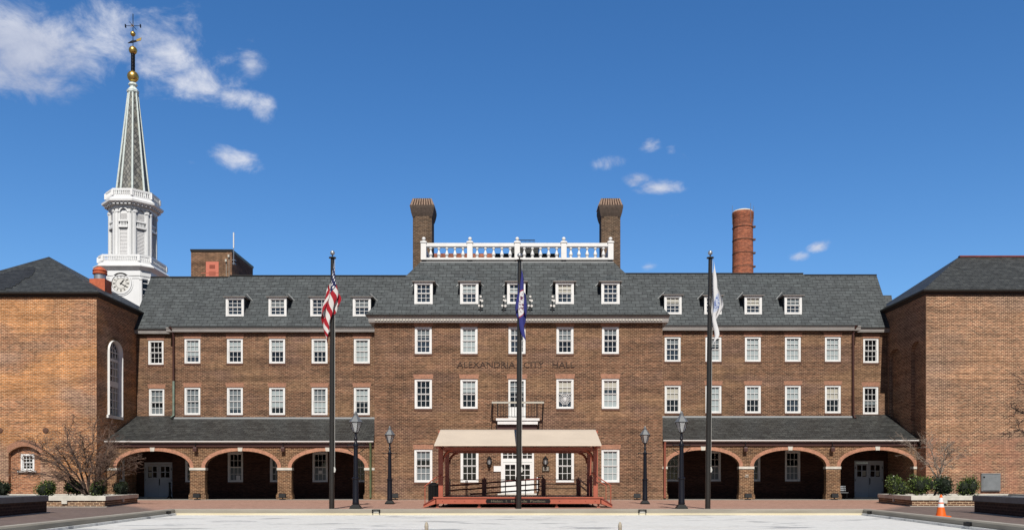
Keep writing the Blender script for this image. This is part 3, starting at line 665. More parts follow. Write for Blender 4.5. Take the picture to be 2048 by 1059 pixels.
# --- side ranges
RANGES = []
def side_range(sgn):
    L = sgn < 0
    inner = X(749 if L else 1325, YC)
    edge = X(345 if L else 1709, Y0); far = X(262 if L else 1790, YB)
    rows = dict(top=(676, 726) if L else (672.5, 722.5), mid=(773.5, 829) if L else (769.5, 825.5))
    cols = [384.5, 469.5, 554, 639, 723.5] if L else [1666, 1586, 1506, 1427, 1345.5]
    endc = 311.5 if L else 1742
    ctop_, cbot_ = (654, 664.5) if L else (651, 661.5)
    zt, zc = Z(cbot_, Y0), Z(ctop_, Y0 - .33)
    covT = [[(0, .5, B_), (.5, .72, B_)], [(0, .48, B_)], [(0, .5, B_)], [(0, .5, B_)], [(0, 1, B_)]] if L else [[(0, 1, B_)], [(0, 1, B_)], [(0, 1, B_)], [(0, .35, G_), (.5, 1, B_)], [(0, .3, G_)]]
    covM = [[(0, .48, G_), (.6, 1, G_)], [(0, .8, G_)], [(0, .75, B_)], [(0, .5, G_), (.5, .92, B_)], [(0, .55, B_)]] if L else [[(0, .5, C_)], [(0, .52, B_)], [(0, .56, B_)], [(0, 1, B_)], [(0, .5, C_)]]
    W = []
    for i, c in enumerate(cols):
        W.append((c, 16, *rows['top'], covT[i], True)); W.append((c, 16, *rows['mid'], covM[i], True))
        W.append((c + (1 if L else -.5), 15.5, 903 if L else 900.5, 963 if L else 961.5, [(.5, 1, G_)] if i % 2 else [], False))
    holes = [(X(c - h, Y0), X(c + h, Y0), Z(b, Y0), Z(a, Y0)) for (c, h, a, b, cv, li) in W]
    x0, x1 = sorted((edge, inner + (1.5 if L else -1.5)))
    zsp = 3.95
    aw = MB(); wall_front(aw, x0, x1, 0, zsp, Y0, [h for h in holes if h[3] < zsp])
    wl = MB(); wall_front(wl, x0, x1, zsp, zt, Y0, [h for h in holes if h[3] > zsp])
    wl.add([(edge, Y0, 0), (edge, 66, 0), (edge, 66, zt), (edge, Y0, zt)], [(0, 1, 2, 3)])
    # end bay, set back
    top_e = (679.5, 728.5) if L else (675.5, 725)
    mid_e = (776, 830.5) if L else (772, 827.5)
    zte, zce = Z(668 if L else 665, YB), Z(657.5 if L else 654.5, YB - .33)
    E = [(endc, 15.5, *top_e, [], True), (endc + (1.5 if L else -.5), 15.5, *mid_e, [(0, .5, G_), (.72, 1, G_)] if L else [(.5, .7, G_)], True)]
    eh = [(X(c - h, YB), X(c + h, YB), Z(b, YB), Z(a, YB)) for (c, h, a, b, cv, li) in E]
    dpx = (288.5, 344.5, 923.5, 989.5) if L else (1709, 1767, 920.5, 987.5)
    dh = (X(dpx[0], YB), X(dpx[1], YB), .12, Z(dpx[2], YB)); eh.append(dh)
    e0, e1 = sorted((edge, far)); wall_front(wl, e0, e1, zsp, zte, YB, eh[:2]); wall_front(aw, e0, e1, 0, zsp, YB, eh[2:]); aw.build('arcade_back_wall', M['brick_arcade_shaded'], hall)
    side = 'left' if L else 'right'
    wl.build('range_wall', M['brick_main'], hall)
    for k, (c, h, a, b, cv, li) in enumerate(W):
        sash_window(hall, X(c - h, Y0), X(c + h, Y0), Z(b, Y0), Z(a, Y0), Y0, cv, lintel=li, glass='pane_blue' if k % 4 == 0 else 'pane_dark')
    for (c, h, a, b, cv, li) in E:
        sash_window(hall, X(c - h, YB), X(c + h, YB), Z(b, YB), Z(a, YB), YB, cv, lintel=li)
    # grey-blue double door
    x0, x1, z0, z1 = dh; xm = (x0 + x1) / 2
    f = MB(); f.box(x0, x0 + .1, YB + .02, YB + .2, z0, z1).box(x1 - .1, x1, YB + .02, YB + .2, z0, z1).box(x0 + .1, x1 - .1, YB + .02, YB + .2, z1 - .14, z1)
    f.build('door_frame', M['door_blue'], hall)
    for k, (a, b) in enumerate(((x0 + .1, xm - .012), (xm + .012, x1 - .1))):
        d = MB(); zg = z0 + (z1 - z0) * .56; zt2 = z1 - .15; s_ = .13
        d.box(a, b, YB + .08, YB + .14, z0, zg).box(a, a + s_, YB + .08, YB + .14, zg, zt2).box(b - s_, b, YB + .08, YB + .14, zg, zt2).box(a + s_, b - s_, YB + .08, YB + .14, zt2 - .16, zt2)
        for i in range(3):
            w_ = (b - a - 2 * s_) / 3; d.box(a + s_ + w_ * i + .01, a + s_ + w_ * (i + 1) - .01, YB + .07, YB + .08, z0 + .2, zg - .12)
        d.box((a + b) / 2 - .035, (a + b) / 2 + .035, YB + .085, YB + .135, zg, zt2 - .16)
        zz = (zg + zt2 - .16) / 2; d.box(a + s_, b - s_, YB + .09, YB + .13, zz - .025, zz + .025)
        do = d.build('arcade_door', M['door_blue'], hall)
        g = MB(); g.box(a + s_, b - s_, YB + .125, YB + .13, zg, zt2 - .16); g.build('pane', M['pane_dark'], do)
        if k == 1:
            hx = a + .06; g = MB(); g.tube([(hx, YB + .08, zg - .55), (hx, YB + .03, zg - .5), (hx, YB + .03, zg - .15), (hx, YB + .08, zg - .1)], .03, 6); g.build('handle', M['black_iron'], do)
        for zz in (z0 + .3, z0 + 1.2, z1 - .5):
            hx = a - .03 if k == 0 else b + .03
            g = MB(); g.box(hx - .025, hx + .025, YB + .02, YB + .079, zz - .08, zz + .08); g.build('hinge', M['black_iron'], do)
        if (L and k == 0) or not L:
            g = MB(); xx = a + s_ + .04 if L else b - s_ - .30
            g.box(xx, xx + .25, YB + .113, YB + .12, zg + .05, zg + .42)
            if L: g.box(xx, xx + .25, YB + .113, YB + .12, zg + .5, zg + .85)
            g.build('notice', M['cream_blind'], do)
    q = MB(); q.box(x0 - .3, x1 + .3, YB - .8, YB + .1, .004, .12); q.build('doorstep', M['limestone'], hall)
    # cornices
    def corn(xa, xb, yf, zb, zt_, name='cornice'):
        lv = [(.80, 0), (.82, .24), (.86, .28), (.87, .60), (.94, .66), (.97, .72), (1.0, .78), (1.0, 1.0)]
        mb = MB(); mb.loft([[(xa - (.3 if not L and name == 'x' else 0), yf - .36 * o, zb + (zt_ - zb) * k), (xb, yf - .36 * o, zb + (zt_ - zb) * k), (xb, yf + .3, zb + (zt_ - zb) * k), (xa, yf + .3, zb + (zt_ - zb) * k)] for o, k in lv])
        mb.build('cornice', M['cornice_paint'], hall)
    ca, cb_ = sorted((edge + (-.33 if L else .33), inner + (1.0 if L else -1.0)))
    corn(ca, cb_, Y0, zt, zc)
    ea, eb = sorted((far, edge + (-.3 if L else .3)))
    corn(ea, eb, YB, zte, zce)
    # roofs
    Ye = Y0 - .36; hx = X(337 if L else 1716, Ye); ez = Z(652 if L else 649, Ye); Yr = 63.0; rz = Z(551.5 if L else 547, Yr); rx = X(460 if L else 1606, Yr); ix = -4.0 if L else 4.0
    Yk = 2 * Yr - Ye
    rf = MB()
    rf.poly([(hx, Ye, ez), (ix, Ye, ez), (ix, Yr, rz), (rx, Yr, rz)]).poly([(hx, Ye, ez), (rx, Yr, rz), (hx, Yk, ez)]).poly([(hx, Yk, ez), (ix, Yk, ez), (ix, Yr, rz), (rx, Yr, rz)])
    rfo = rf.build('range_roof', M['slate'], hall)
    m_ = (rz - ez) / (Yr - Ye)
    Ye2 = YB - .36; Yr2 = 63.35; ez2 = Z(656.5 if L else 653.5, Ye2); rz2 = Z(554.2 if L else 550, Yr2)
    xe, xr = X(261.5 if L else 1787, Ye2), X(302 if L else 1753, Yr2)
    q = MB(); xi2 = X(475 if L else 1590, Yr2)
    q.poly([(xe, Ye2, ez2), (xi2, Ye2, ez2), (xi2, Yr2, rz2), (xr, Yr2, rz2)]).poly([(xe, 2 * Yr2 - Ye2, ez2), (xi2, 2 * Yr2 - Ye2, ez2), (xi2, Yr2, rz2), (xr, Yr2, rz2)]).poly([(xe, Ye2, ez2), (xr, Yr2, rz2), (xe, 2 * Yr2 - Ye2, ez2)])
    q.build('end_bay_roof', M['slate'], hall)
    # ridge and eaves lines
    q = MB(); q.box(*sorted((rx, ix)), Yr - .09, Yr + .09, rz - .01, rz + .05).box(*sorted((xr, xi2)), Yr2 - .09, Yr2 + .09, rz2 - .01, rz2 + .05); q.build('ridge_cap', M['gutter_dark'], hall)
    q = MB(); q.box(*sorted((hx, inner + (.8 if L else -.8))), Ye - .035, Ye + .06, ez - .09, ez - .004); q.box(*sorted((xe, hx)), Ye2 - .035, Ye2 + .06, ez2 - .08, ez2 - .004); q.build('gutter', M['gutter_dark'], hall)
    # downpipe with hopper elbow
    dx = X(347 if L else 1706.5, Y0 - .12); q = MB()
    q.tube([(X(341 if L else 1712, 59.7), 59.6, zc + .02), (dx - (.06 if L else -.06), 59.75, zc - .2), (dx, Y0 - .12, zt - .25), (dx, Y0 - .12, Z(762, Y0))], .075, 8); q.build('downpipe', M['copper_brown'], hall, smooth=True)
    q = MB(); q.tube([(dx, Y0 - .12, Z(762, Y0)), (dx, Y0 - .12, Z(829, Y0)), (dx - (.1 if L else -.1), Y0 - .3, Z(836, Y0))], .08, 8); q.build('downpipe', M['verdigris' if L else 'copper_brown'], hall, smooth=True)
    return dict(Ye=Ye, ez=ez, m=m_, roof=rfo, L=L)
RL = side_range(-1); RR = side_range(1)

def dormer(pc, half, ytop, ybot, plane, cover, flash=0):
    k = (CY - ybot) / F; Yd = (plane['ez'] - plane['m'] * plane['Ye'] - H) / (k - plane['m']) - .03
    x0, x1, zb, zt = X(pc - half, Yd), X(pc + half, Yd), Z(ybot, Yd), Z(ytop, Yd)
    on = lambda z: plane['Ye'] + (z - plane['ez']) / plane['m']
    d = MB(); ins = .04
    d.add([(x0 + ins, Yd + .06, zb), (x0 + ins, on(zb) + .02, zb), (x0 + ins, on(zt) + .3, zt), (x0 + ins, Yd + .06, zt)], [(0, 1, 2, 3)])
    d.add([(x1 - ins, Yd + .06, zb), (x1 - ins, on(zb) + .02, zb), (x1 - ins, on(zt) + .3, zt), (x1 - ins, Yd + .06, zt)], [(0, 1, 2, 3)])
    o_ = .17; rise = .62; xm = (x0 + x1) / 2; ya = Yd + .50; yb_ = on(zt + rise) + .25; zt2 = zt + .05
    a, b, c_, e = (x0 - o_, Yd - .14, zt2), (x1 + o_, Yd - .14, zt2), (x1 + o_, on(zt2) + .3, zt2), (x0 - o_, on(zt2) + .3, zt2)
    p, q_ = (xm, ya, zt2 + rise), (xm, yb_, zt2 + rise)
    d.add([a, b, p], [(0, 1, 2)]); d.add([a, e, q_, p], [(0, 1, 2, 3)]); d.add([b, c_, q_, p], [(0, 1, 2, 3)])
    do = d.build('dormer', M['slate'], hall)
    f = MB(); f.box(x0 - o_ + .01, x1 + o_ - .01, Yd - .13, Yd + .02, zt - .0, zt2 - .002); f.box(x0 - o_ + .01, x0, Yd + .02, on(zt) + .2, zt, zt2 - .002).box(x1, x1 + o_ - .01, Yd + .02, on(zt) + .2, zt, zt2 - .002)
    f.build('eaves_board', M['cornice_paint'], do)
    f = MB()
    for sgn in ((-1, 1) if flash == 0 else (flash,)):
        xs = x0 - o_ if sgn < 0 else x1 + o_
        f.tube([(xs + sgn * .16, on(zt2 - .10) - .03, zt2 - .10), (xs + (xm - xs) * .55, on(zt2 + rise * .85) - .03, zt2 + rise * .85)], .032, 5)
    f.build('flashing', M['lead_flashing'], do)
    sash_window(do, x0, x1, zb, zt, Yd - .05, cover, flat=True, sill=False, case=.15, glass='pane_blue')
for i, c in enumerate((469.5, 555, 638.5, 723.5)): dormer(c, 18, 594, 632, RL, [(0, .5, G_)] if i % 2 else [], 1)
for i, c in enumerate((1346, 1426, 1506.5, 1586.5)): dormer(c, 17.3, 591 if i else 590, 628, RR, [[(0, .4, C_)], [], [(0, .45, C_)], [(0, .5, G_)]][i], -1)
CP = dict(Ye=RY, ez=re, m=(TZ - re) / (YT - RY), L=None)
for i, c in enumerate((847, 938.5, 1032.5, 1129.5, 1221)): dormer(c, 18.3, 563.5, 607.5, CP, [[], [(0, .4, B_)], [(.2, .45, B_)], [(0, .4, C_)], []][i])

# carved name over the entrance
zl = Z(729.5, YC)
mb = text_mesh('ALEXANDRIA   CITY   HALL', 1.0, .02, lambda a, b, c: (a, b, c))
wd = max(v[0] for v in mb.v) - min(v[0] for v in mb.v); hh = max(v[1] for v in mb.v) - min(v[1] for v in mb.v)
ox = X(1031.5, YC); sx = (X(1150, YC) - X(915, YC)) / wd; sz = .40 / hh
mb.v = [(ox + v[0] * sx, YC - .012 - v[2] * .5, zl + v[1] * sz) for v in mb.v]
mb.build('lettering', M['letter_brown'], hall)

# balcony over the entrance
Yf = 54.35
q = MB(); q.box(X(992, Yf), X(1079, Yf), Yf, YC, Z(840, Yf), Z(835.5, Yf)).box(X(995, Yf), X(1075.5, Yf), Yf + .06, YC, Z(847.5, Yf), Z(841.5, Yf)); bo2 = q.build('balcony', M['white_paint'], hall)
q = MB(); q.box(X(994, Yf), X(1074, Yf), Yf + .25, YC - .01, Z(859, Yf), Z(848, Yf)); q.build('soffit_panel', M['copper_brown'], bo2)
q = MB(); zr = Z(806, Yf); xa, xb = X(983.5, Yf), X(1088, Yf)
q.box(xa, xb, Yf - .04, Yf + .04, zr, zr + .12); q.box(xa, xa + .08, Yf, YC, zr, zr + .12).box(xb - .08, xb, Yf, YC, zr, zr + .12); q.build('top_rail', M['cream_blind'], bo2)
q = MB(); zl_ = Z(833, Yf)
xi_, xo_ = X(995.5, Yf), X(1074, Yf); npk = 15
for i in range(npk):
    x = xi_ + (xo_ - xi_) * i / (npk - 1); th = .035 if i in (0, npk - 1) else .012
    q.box(x - th, x + th, Yf, Yf + .03, zl_, zr)
q.box(xi_, xo_, Yf, Yf + .03, zl_, zl_ + .04).box(xi_, xo_, Yf, Yf + .03, zr - .22, zr - .19)
for s_ in (-1, 1):
    xt = X(984.5 if s_ < 0 else 1087, Yf); xl = X(981.5 if s_ < 0 else 1085, Yf); xc = X(993 if s_ < 0 else 1078, Yf)
    q.tube([(xt, Yf, zr), (xl, Yf, Z(842, Yf)), (xc, Yf + .03, Z(842, Yf)), (xc, Yf + .05, Z(858, Yf))], .032, 6)
q.build('balcony_railing', M['black_iron'], bo2)

# --- arcades
def arcade(sgn):
    L = sgn < 0
    if L:
        xs0, xs1 = 214, 749; arches = [(233, 380), (410, 555), (583, 729.5)]; ysp, ycr, yext, yimp = 934.5, 901, 893.8, 939.3
        keys = [305, 480.5, 655.5]; eave_y = 880; ex = (209.5, 747.5); topy = 836.5; topx = (270, 752)
    else:
        xs0, xs1 = 1325, 1837; arches = [(1334, 1478.8), (1507.3, 1652.5), (1680.8, 1827.8)]; ysp, ycr, yext, yimp = 932, 899, 891.8, 936.8
        keys = [1406, 1580.5, 1755]; eave_y = 878; ex = (1326, 1842.5); topy = 834; topx = (1322, 1785)
    zt = Z(eave_y + 3, YA); zs, zc = Z(ysp, YA), Z(ycr, YA); thick = .42
    w_ = MB(); NS = 36
    xa = X(xs0, YA); xb = X(xs1, YA)
    edges = [xa]
    for (a, b) in arches:
        x0, x1 = X(a, YA), X(b, YA)
        w_.box(edges[-1], x0, YA, YA + thick, 0, zs)                      # pier below the springing
        cur = [(x0 + (x1 - x0) * (1 - math.cos(math.pi * k / NS)) / 2, zs + (zc - zs) * math.sin(math.pi * k / NS) ** .92) for k in range(NS + 1)]
        for k in range(NS):
            (p, zp), (q, zq) = cur[k], cur[k + 1]
            w_.add([(p, YA, zp), (q, YA, zq), (q, YA, zt), (p, YA, zt)], [(0, 1, 2, 3)]); w_.add([(p, YA + thick, zp), (q, YA + thick, zq), (q, YA + thick, zt), (p, YA + thick, zt)], [(0, 1, 2, 3)])
            w_.add([(p, YA, zp), (q, YA, zq), (q, YA + thick, zq), (p, YA + thick, zp)], [(0, 1, 2, 3)])
        w_.add([(edges[-1], YA, zs), (x0, YA, zs), (x0, YA, zt), (edges[-1], YA, zt)], [(0, 1, 2, 3)])
        edges.append(x1)
    w_.box(edges[-1], xb, YA, YA + thick, 0, zs); w_.add([(edges[-1], YA, zs), (xb, YA, zs), (xb, YA, zt), (edges[-1], YA, zt)], [(0, 1, 2, 3)])
    ao = w_.build('arcade_wall', M['brick_pier'], hall)
    # rings of voussoirs with keystone
    for (a, b), ky in zip(arches, keys):
        x0, x1 = X(a, YA), X(b, YA); xm = (x0 + x1) / 2; rx, rz = (x1 - x0) / 2, zc - zs; tk = Z(yext, YA) - zc
        ring = MB(); back = MB(); NV = 58
        P_ = lambda t_, e: (xm - (rx + e) * math.cos(math.pi * t_), zs + (rz + e) * max(0, math.sin(math.pi * t_)) ** .92)
        for k in range(NV):
            t0, t1 = (k + .09) / NV, (k + .91) / NV; pts = [P_(t0, 0), P_(t1, 0), P_(t1, tk), P_(t0, tk)]
            ring.prism([pts[0], pts[1], pts[2], pts[3]], YA - .016, YA + .02)
            tt0, tt1 = k / NV, (k + 1) / NV; pp = [P_(tt0, 0.004), P_(tt1, 0.004), P_(tt1, tk), P_(tt0, tk)]
            back.prism(pp, YA - .008, YA + .01)
        ro = ring.build('arch_ring', M['arch_brick'], hall); back.build('mortar_joint', M['mortar'], ro)
        q = MB(); xk = X(ky, YA); q.prism([(xk - .13, zc - .02), (xk + .13, zc - .02), (xk + .17, zc + tk + .06), (xk - .17, zc + tk + .06)], YA - .05, YA + .1); q.build('keystone', M['limestone'], ro)
    # impost stones and plinth courses on piers
    spans = []; e = [xa]
    for (a, b) in arches: spans.append((e[-1], X(a, YA))); e.append(X(b, YA))
    spans.append((e[-1], xb))
    for i, (a, b) in enumerate(spans):
        if b - a < .12: continue
        q = MB(); q.box(a - .04, b + .04, YA - .04, YA + thick + .04, Z(yimp, YA), zs); q.build('impost', M['limestone'], ao)
        q = MB(); q.box(a - .07, b + .07, YA - .07, YA + thick + .07, 0, .32).box(a - .035, b + .035, YA - .035, YA + thick + .035, .32, .4); q.build('pier_base', M['brick_pier'], ao)
    # roof, eaves, gutter, ceiling
    Ye = 55.93; ez = Z(eave_y, Ye); tz = Z(topy, Y0)
    xe0, xe1 = X(ex[0], Ye), X(ex[1], Ye); xt0, xt1 = X(topx[0], Y0), X(topx[1], Y0)
    if L: xt0 = -27.58; xe0 = -27.58 + .02
    else: xt1 = 26.6; xe1 = 26.6
    tzb = tz + .1
    q = MB(); q.poly([(xe0, Ye, ez), (xe1, Ye, ez), (xt1, Y0 - .01, tz), (xt0, Y0 - .01, tz)]); q.poly([(xe0, Ye, ez - .06), (xe1, Ye, ez - .06), (xt1, Y0 - .01, tz - .1), (xt0, Y0 - .01, tz - .1)])
    q.poly([(xe0, Ye, ez), (xe1, Ye, ez), (xe1, Ye, ez - .06), (xe0, Ye, ez - .06)])
    bay = sorted((X(345 if L else 1709, Y0), -27.58 if L else 26.6))
    q.poly([(bay[0], Y0 - .01, tz), (bay[1], Y0 - .01, tz), (bay[1], YB + .0, tz + .24), (bay[0], YB + .0, tz + .24)])
    q.build('arcade_roof', M['slate_dark'], hall)
    q = MB(); i0, i1 = sorted((X(345 if L else 1709, Y0), X(752 if L else 1322, Y0))); q.box(i0, i1, Y0 - .07, Y0 - .004, tz - .02, tz + .10); q.build('flashing', M['lead_flashing'], hall)
    q = MB(); pr = [(0, 0), (-.10, .01), (-.15, .06), (-.15, .13), (-.13, .13), (-.12, .07), (-.09, .03), (0, .03)]
    q.loft([[(xe0, Ye + a, ez - .16 + b) for a, b in pr], [(xe1, Ye + a, ez - .16 + b) for a, b in pr]])
    q.build('gutter', M['gutter_white'], hall)
    q = MB(); q.box(xe0, xe1, Ye + .01, YA, ez - .2, ez - .17).box(xe0, xe1, YA - .1, YA - .002, ez - .42, ez - .2); q.build('eaves_soffit_shade', M['copper_brown'], hall)  # dark strip below the soffit stands for the eave shadow on the wall
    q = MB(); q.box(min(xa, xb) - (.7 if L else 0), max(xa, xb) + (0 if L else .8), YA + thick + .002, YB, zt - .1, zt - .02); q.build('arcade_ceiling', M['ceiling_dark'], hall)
    # pipes at the ends
    if L:
        x = X(741, YA - .12); q = MB(); q.tube([(x, Ye - .05, ez - .15), (x, YA - .12, ez - .5), (x, YA - .12, .12)], .075, 8); q.build('downpipe', M['moss_green_pipe'], hall, smooth=True)
    else:
        x = X(1329.5, YA - .12); q = MB(); q.tube([(x, Ye - .05, ez - .15), (x, YA - .12, ez - .45), (x, YA - .12, .1)], .08, 8); q.build('downpipe', M['red_pipe'], hall, smooth=True)
        x = X(1840, YA - .12); q = MB(); q.tube([(x, Ye - .05, ez - .15), (x, YA - .12, ez - .45), (x, YA - .12, .1)], .10, 8); q.build('downpipe', M['gutter_dark'], hall, smooth=True)
arcade(-1); arcade(1)

# spandrel lamps and pier uplights
for i, (px, desc) in enumerate(((390.5, 'between the first two arches beside the left wing'), (566, 'left of the last arch before the centre block'), (1491, 'just right of the white flag pole'), (1665, 'left of the arch with the right doors'))):
    z = Z(897.5, YA - .2); x = X(px, YA - .2); t_ = thing('eaves_lamp', (x, YA - .2, z), 'dark red box lamp under the eaves ' + desc, 'lamp', 'box lamps under the arcade eaves')
    q = MB(); q.box(x - .02, x + .02, YA - .22, YA - .18, z + .12, z + .45); q.build('stem', M['black_iron'], t_)
    q = MB(); q.rects([(x - .10, x + .10, YA - .3, YA - .1, z + .14), (x - .12, x + .12, YA - .32, YA - .08, z + .06), (x - .12, x + .12, YA - .32, YA - .08, z - .15)]); q.build('housing', M['copper_brown'], t_)
up = [(394, 'at the foot of the pier left of the second arch'), (565, 'at the foot of the pier left of the striped flag pole'), (790, 'on the ground by the lamp post left of the stage'), (1274, 'on the ground by the lamp post right of the stage'), (1496, 'at the foot of the pier right of the white flag pole'), (1669, 'at the foot of the last free pier before the right doors')]
for px, desc in up:
    Yu = 55.2 if not 749 < px < 1325 else 54.6
    x = X(px, Yu); t_ = thing('uplight', (x, Yu, 0), 'small black floodlight ' + desc, 'floodlight', 'floodlights along the foot of the building')
    q = MB(); q.box(x - .2, x + .2, Yu - .02, Yu + .1, .006, .06).box(x - .03, x + .03, Yu, Yu + .06, .06, .2); q.build('bracket', M['black_iron'], t_)
    q = MB(); q.loft([[(x - .22, Yu - .16, .16), (x + .22, Yu - .16, .16), (x + .22, Yu + .1, .12), (x - .22, Yu + .1, .12)], [(x - .22, Yu - .1, .42), (x + .22, Yu - .1, .42), (x + .2, Yu + .16, .36), (x - .2, Yu + .16, .36)]]); q.build('lamp_head', M['black_iron'], t_)

# roof spotlights
for px, py0, py1, desc in ((961, 592, 621, 'right of the second dormer from the left'), (1007.5, 592, 621, 'left of the middle dormer behind the blue flag'), (1060, 592, 621, 'right of the middle dormer behind the blue flag'), (1104.5, 592, 621, 'left of the fourth dormer')):
    k = (CY - py1) / F; Yd = (CP['ez'] - CP['m'] * CP['Ye'] - H) / (k - CP['m']) - .02
    x = X(px, Yd); z0, z1 = Z(py1, Yd), Z(py0, Yd); t_ = thing('roof_spotlight', (x, Yd, z0), 'roof stand of small white spotlights ' + desc, 'spotlight', 'spotlights on the centre roof')
    q = MB(); q.box(x - .035, x + .035, Yd - .05, Yd, z0 - .1, z1 - .1).tube([(x, Yd - .02, z0 + .35), (x, Yd + .4, z0 + .35)], .025, 5); q.build('stand', M['black_iron'], t_)
    for (dx, dz, r) in ((.02, z1 - z0 - .06, .075), (.11, .62, .085), (.11, .28, .085), (-.09, .30, .075), (.0, .66, .06)):
        q = MB(); q.tube([(x + dx, Yd - .2, z0 + dz), (x + dx, Yd - .08, z0 + dz + .03)], [r, r * .6], 8); q.build('lamp_head', M['lens_lamp'], t_)

# link roof at the right, behind
q = MB(); Yl = 70; q.poly([(X(1755, Yl), Yl, 12), (X(1800, Yl), Yl, 12), (X(1800, Yl), Yl + 1.6, Z(590, Yl + 1.6)), (X(1755, Yl), Yl + 1.6, Z(590, Yl + 1.6))]); q.box(X(1755, Yl), X(1800, Yl), Yl + 1.6, Yl + 8, 10, Z(590.5, Yl + 1.6)); q.build('link_roof', M['slate'], hall)

# ------------------------------------------------------------------ wings
def arch_pts(u0, u1, v0, vs_, vt, n=14, pw=1.0):
    um = (u0 + u1) / 2; r = (u1 - u0) / 2
    return [(u0, v0), (u1, v0)] + [(um + r * math.cos(math.pi * k / n), vs_ + (vt - vs_) * math.sin(math.pi * k / n)) for k in range(n + 1)]
# left wing
wxr, wxl = -27.6, -38.45; we = Z(585.5, YW)
lw = thing('brick_wing', ((wxr + wxl) / 2, 62, 0), 'orange brick wing with pyramid slate roof at the left edge, small white window low down', 'building', 'projecting corner wings')
nx0, nx1, nzs, nzt = X(17, YW), X(81, YW), Z(905, YW), Z(891.5, YW)
wz = Z(590, YW)
wl = MB()
# front with segmental niche: solid strips round it
wl.add([(wxl, YW, 0), (nx0, YW, 0), (nx0, YW, wz), (wxl, YW, wz)], [(0, 1, 2, 3)]).add([(nx1, YW, 0), (wxr, YW, 0), (wxr, YW, wz), (nx1, YW, wz)], [(0, 1, 2, 3)])
NS = 16; rad = [(nx0 + (nx1 - nx0) * k / NS, nzs + (nzt - nzs) * (1 - ((2 * k / NS) - 1) ** 2)) for k in range(NS + 1)]
for k in range(NS):
    (p, zp), (q_, zq) = rad[k], rad[k + 1]
    wl.add([(p, YW, zp), (q_, YW, zq), (q_, YW, wz), (p, YW, wz)], [(0, 1, 2, 3)]); wl.add([(p, YW, zp), (q_, YW, zq), (q_, YW + .28, zq), (p, YW + .28, zp)], [(0, 1, 2, 3)])
for x in (nx0, nx1): wl.add([(x, YW, 0), (x, YW + .28, 0), (x, YW + .28, nzs), (x, YW, nzs)], [(0, 1, 2, 3)])
# side wall with hole for the arched window
wy0, wy1, wv0, wvs, wvt = 56.35, 58.25, Z(831, 57.3), Z(704, 57.3), Z(681, 57.3)
wl.add([(wxr, YW, 0), (wxr, wy0, 0), (wxr, wy0, wz), (wxr, YW, wz)], [(0, 1, 2, 3)]).add([(wxr, wy1, 0), (wxr, 69, 0), (wxr, 69, wz), (wxr, wy1, wz)], [(0, 1, 2, 3)]).add([(wxr, wy0, 0), (wxr, wy1, 0), (wxr, wy1, wv0), (wxr, wy0, wv0)], [(0, 1, 2, 3)])
A = [(wy0 + (wy1 - wy0) * (1 - math.cos(math.pi * k / 20)) / 2, wvs + (wvt - wvs) * math.sin(math.pi * k / 20)) for k in range(21)]
for k in range(20): wl.add([(wxr, *A[k]), (wxr, *A[k + 1]), (wxr, A[k + 1][0], wz), (wxr, A[k][0], wz)], [(0, 1, 2, 3)])
loop = [(wy0, wv0)] + A + [(wy1, wv0)]
for k in range(len(loop)):
    p, q_ = loop[k], loop[(k + 1) % len(loop)]; wl.add([(wxr, *p), (wxr, *q_), (wxr - .2, *q_), (wxr - .2, *p)], [(0, 1, 2, 3)])
wl.add([(wxl, YW, 0), (wxl, 69, 0), (wxl, 69, wz), (wxl, YW, wz)], [(0, 1, 2, 3)])
lwall = wl.build('wall', M['brick_left'], lw)
q = MB(); NV = 30
for k in range(NV):
    t0, t1 = (k + .08) / NV, (k + .92) / NV; f_ = lambda t_, e: (nx0 - .1 + (nx1 - nx0 + .2) * t_, nzs + .0 + (nzt - nzs) * (1 - (2 * t_ - 1) ** 2) + e)
    a, b, c, d = f_(t0, 0), f_(t1, 0), f_(t1, .42), f_(t0, .42); q.prism([a, b, c, d], YW - .008, YW + .01)
q.build('arch_ring', M['lintel_brick'], lwall)
fx0, fx1, fz0, fz1 = X(36.5, YW), X(64, YW), Z(940, YW), Z(906.5, YW)
np_ = MB(); wall_front(np_, nx0, nx1, 0, nzt + .05, YW + .28, [(fx0, fx1, fz0, fz1)]); np_.build('niche_panel', M['brick_niche'], lw)
wo_ = sash_window(lw, fx0, fx1, fz0, fz1, YW + .22, [], sill=False, case=.12)
q = MB(); q.box(fx0 - .16, fx1 + .16, YW + .14, YW + .32, fz0 - .13, fz0); q.build('sill', M['white_paint'], wo_)
# arched window seen edge-on in the side wall
xf = lambda u, d, v: (wxr - d, u, v)
q = MB(xf)
for k in range(len(loop) - 1):
    p, s_ = loop[k], loop[k + 1]; cu, cv = (wy0 + wy1) / 2, wvs
    ins_ = lambda p: (cu + (p[0] - cu) * .82, (cv + (p[1] - cv) * .86) if p[1] > cv else p[1])
    a, b = ins_(p), ins_(s_)
    q.add([(p[0], -.15, p[1]), (s_[0], -.15, s_[1]), (b[0], .06, b[1]), (a[0], .06, a[1])], [(0, 1, 2, 3)]); q.add([(a[0], .06, a[1]), (b[0], .06, b[1]), (b[0], .19, b[1]), (a[0], .19, a[1])], [(0, 1, 2, 3)]); q.add([(p[0], -.15, p[1]), (s_[0], -.15, s_[1]), (s_[0], 0.0, s_[1]), (p[0], 0.0, p[1])], [(0, 1, 2, 3)])
q.box(wy0 - .12, wy1 + .12, -.12, .3, wv0 - .2, wv0)
cu = (wy0 + wy1) / 2; gu0, gu1 = cu - .82 * (wy1 - wy0) / 2, cu + .82 * (wy1 - wy0) / 2
for i in range(1, 4): u = gu0 + (gu1 - gu0) * i / 4; q.box(u - .022, u + .022, .10, .16, wv0, wvs + (.5 if i == 2 else .2))
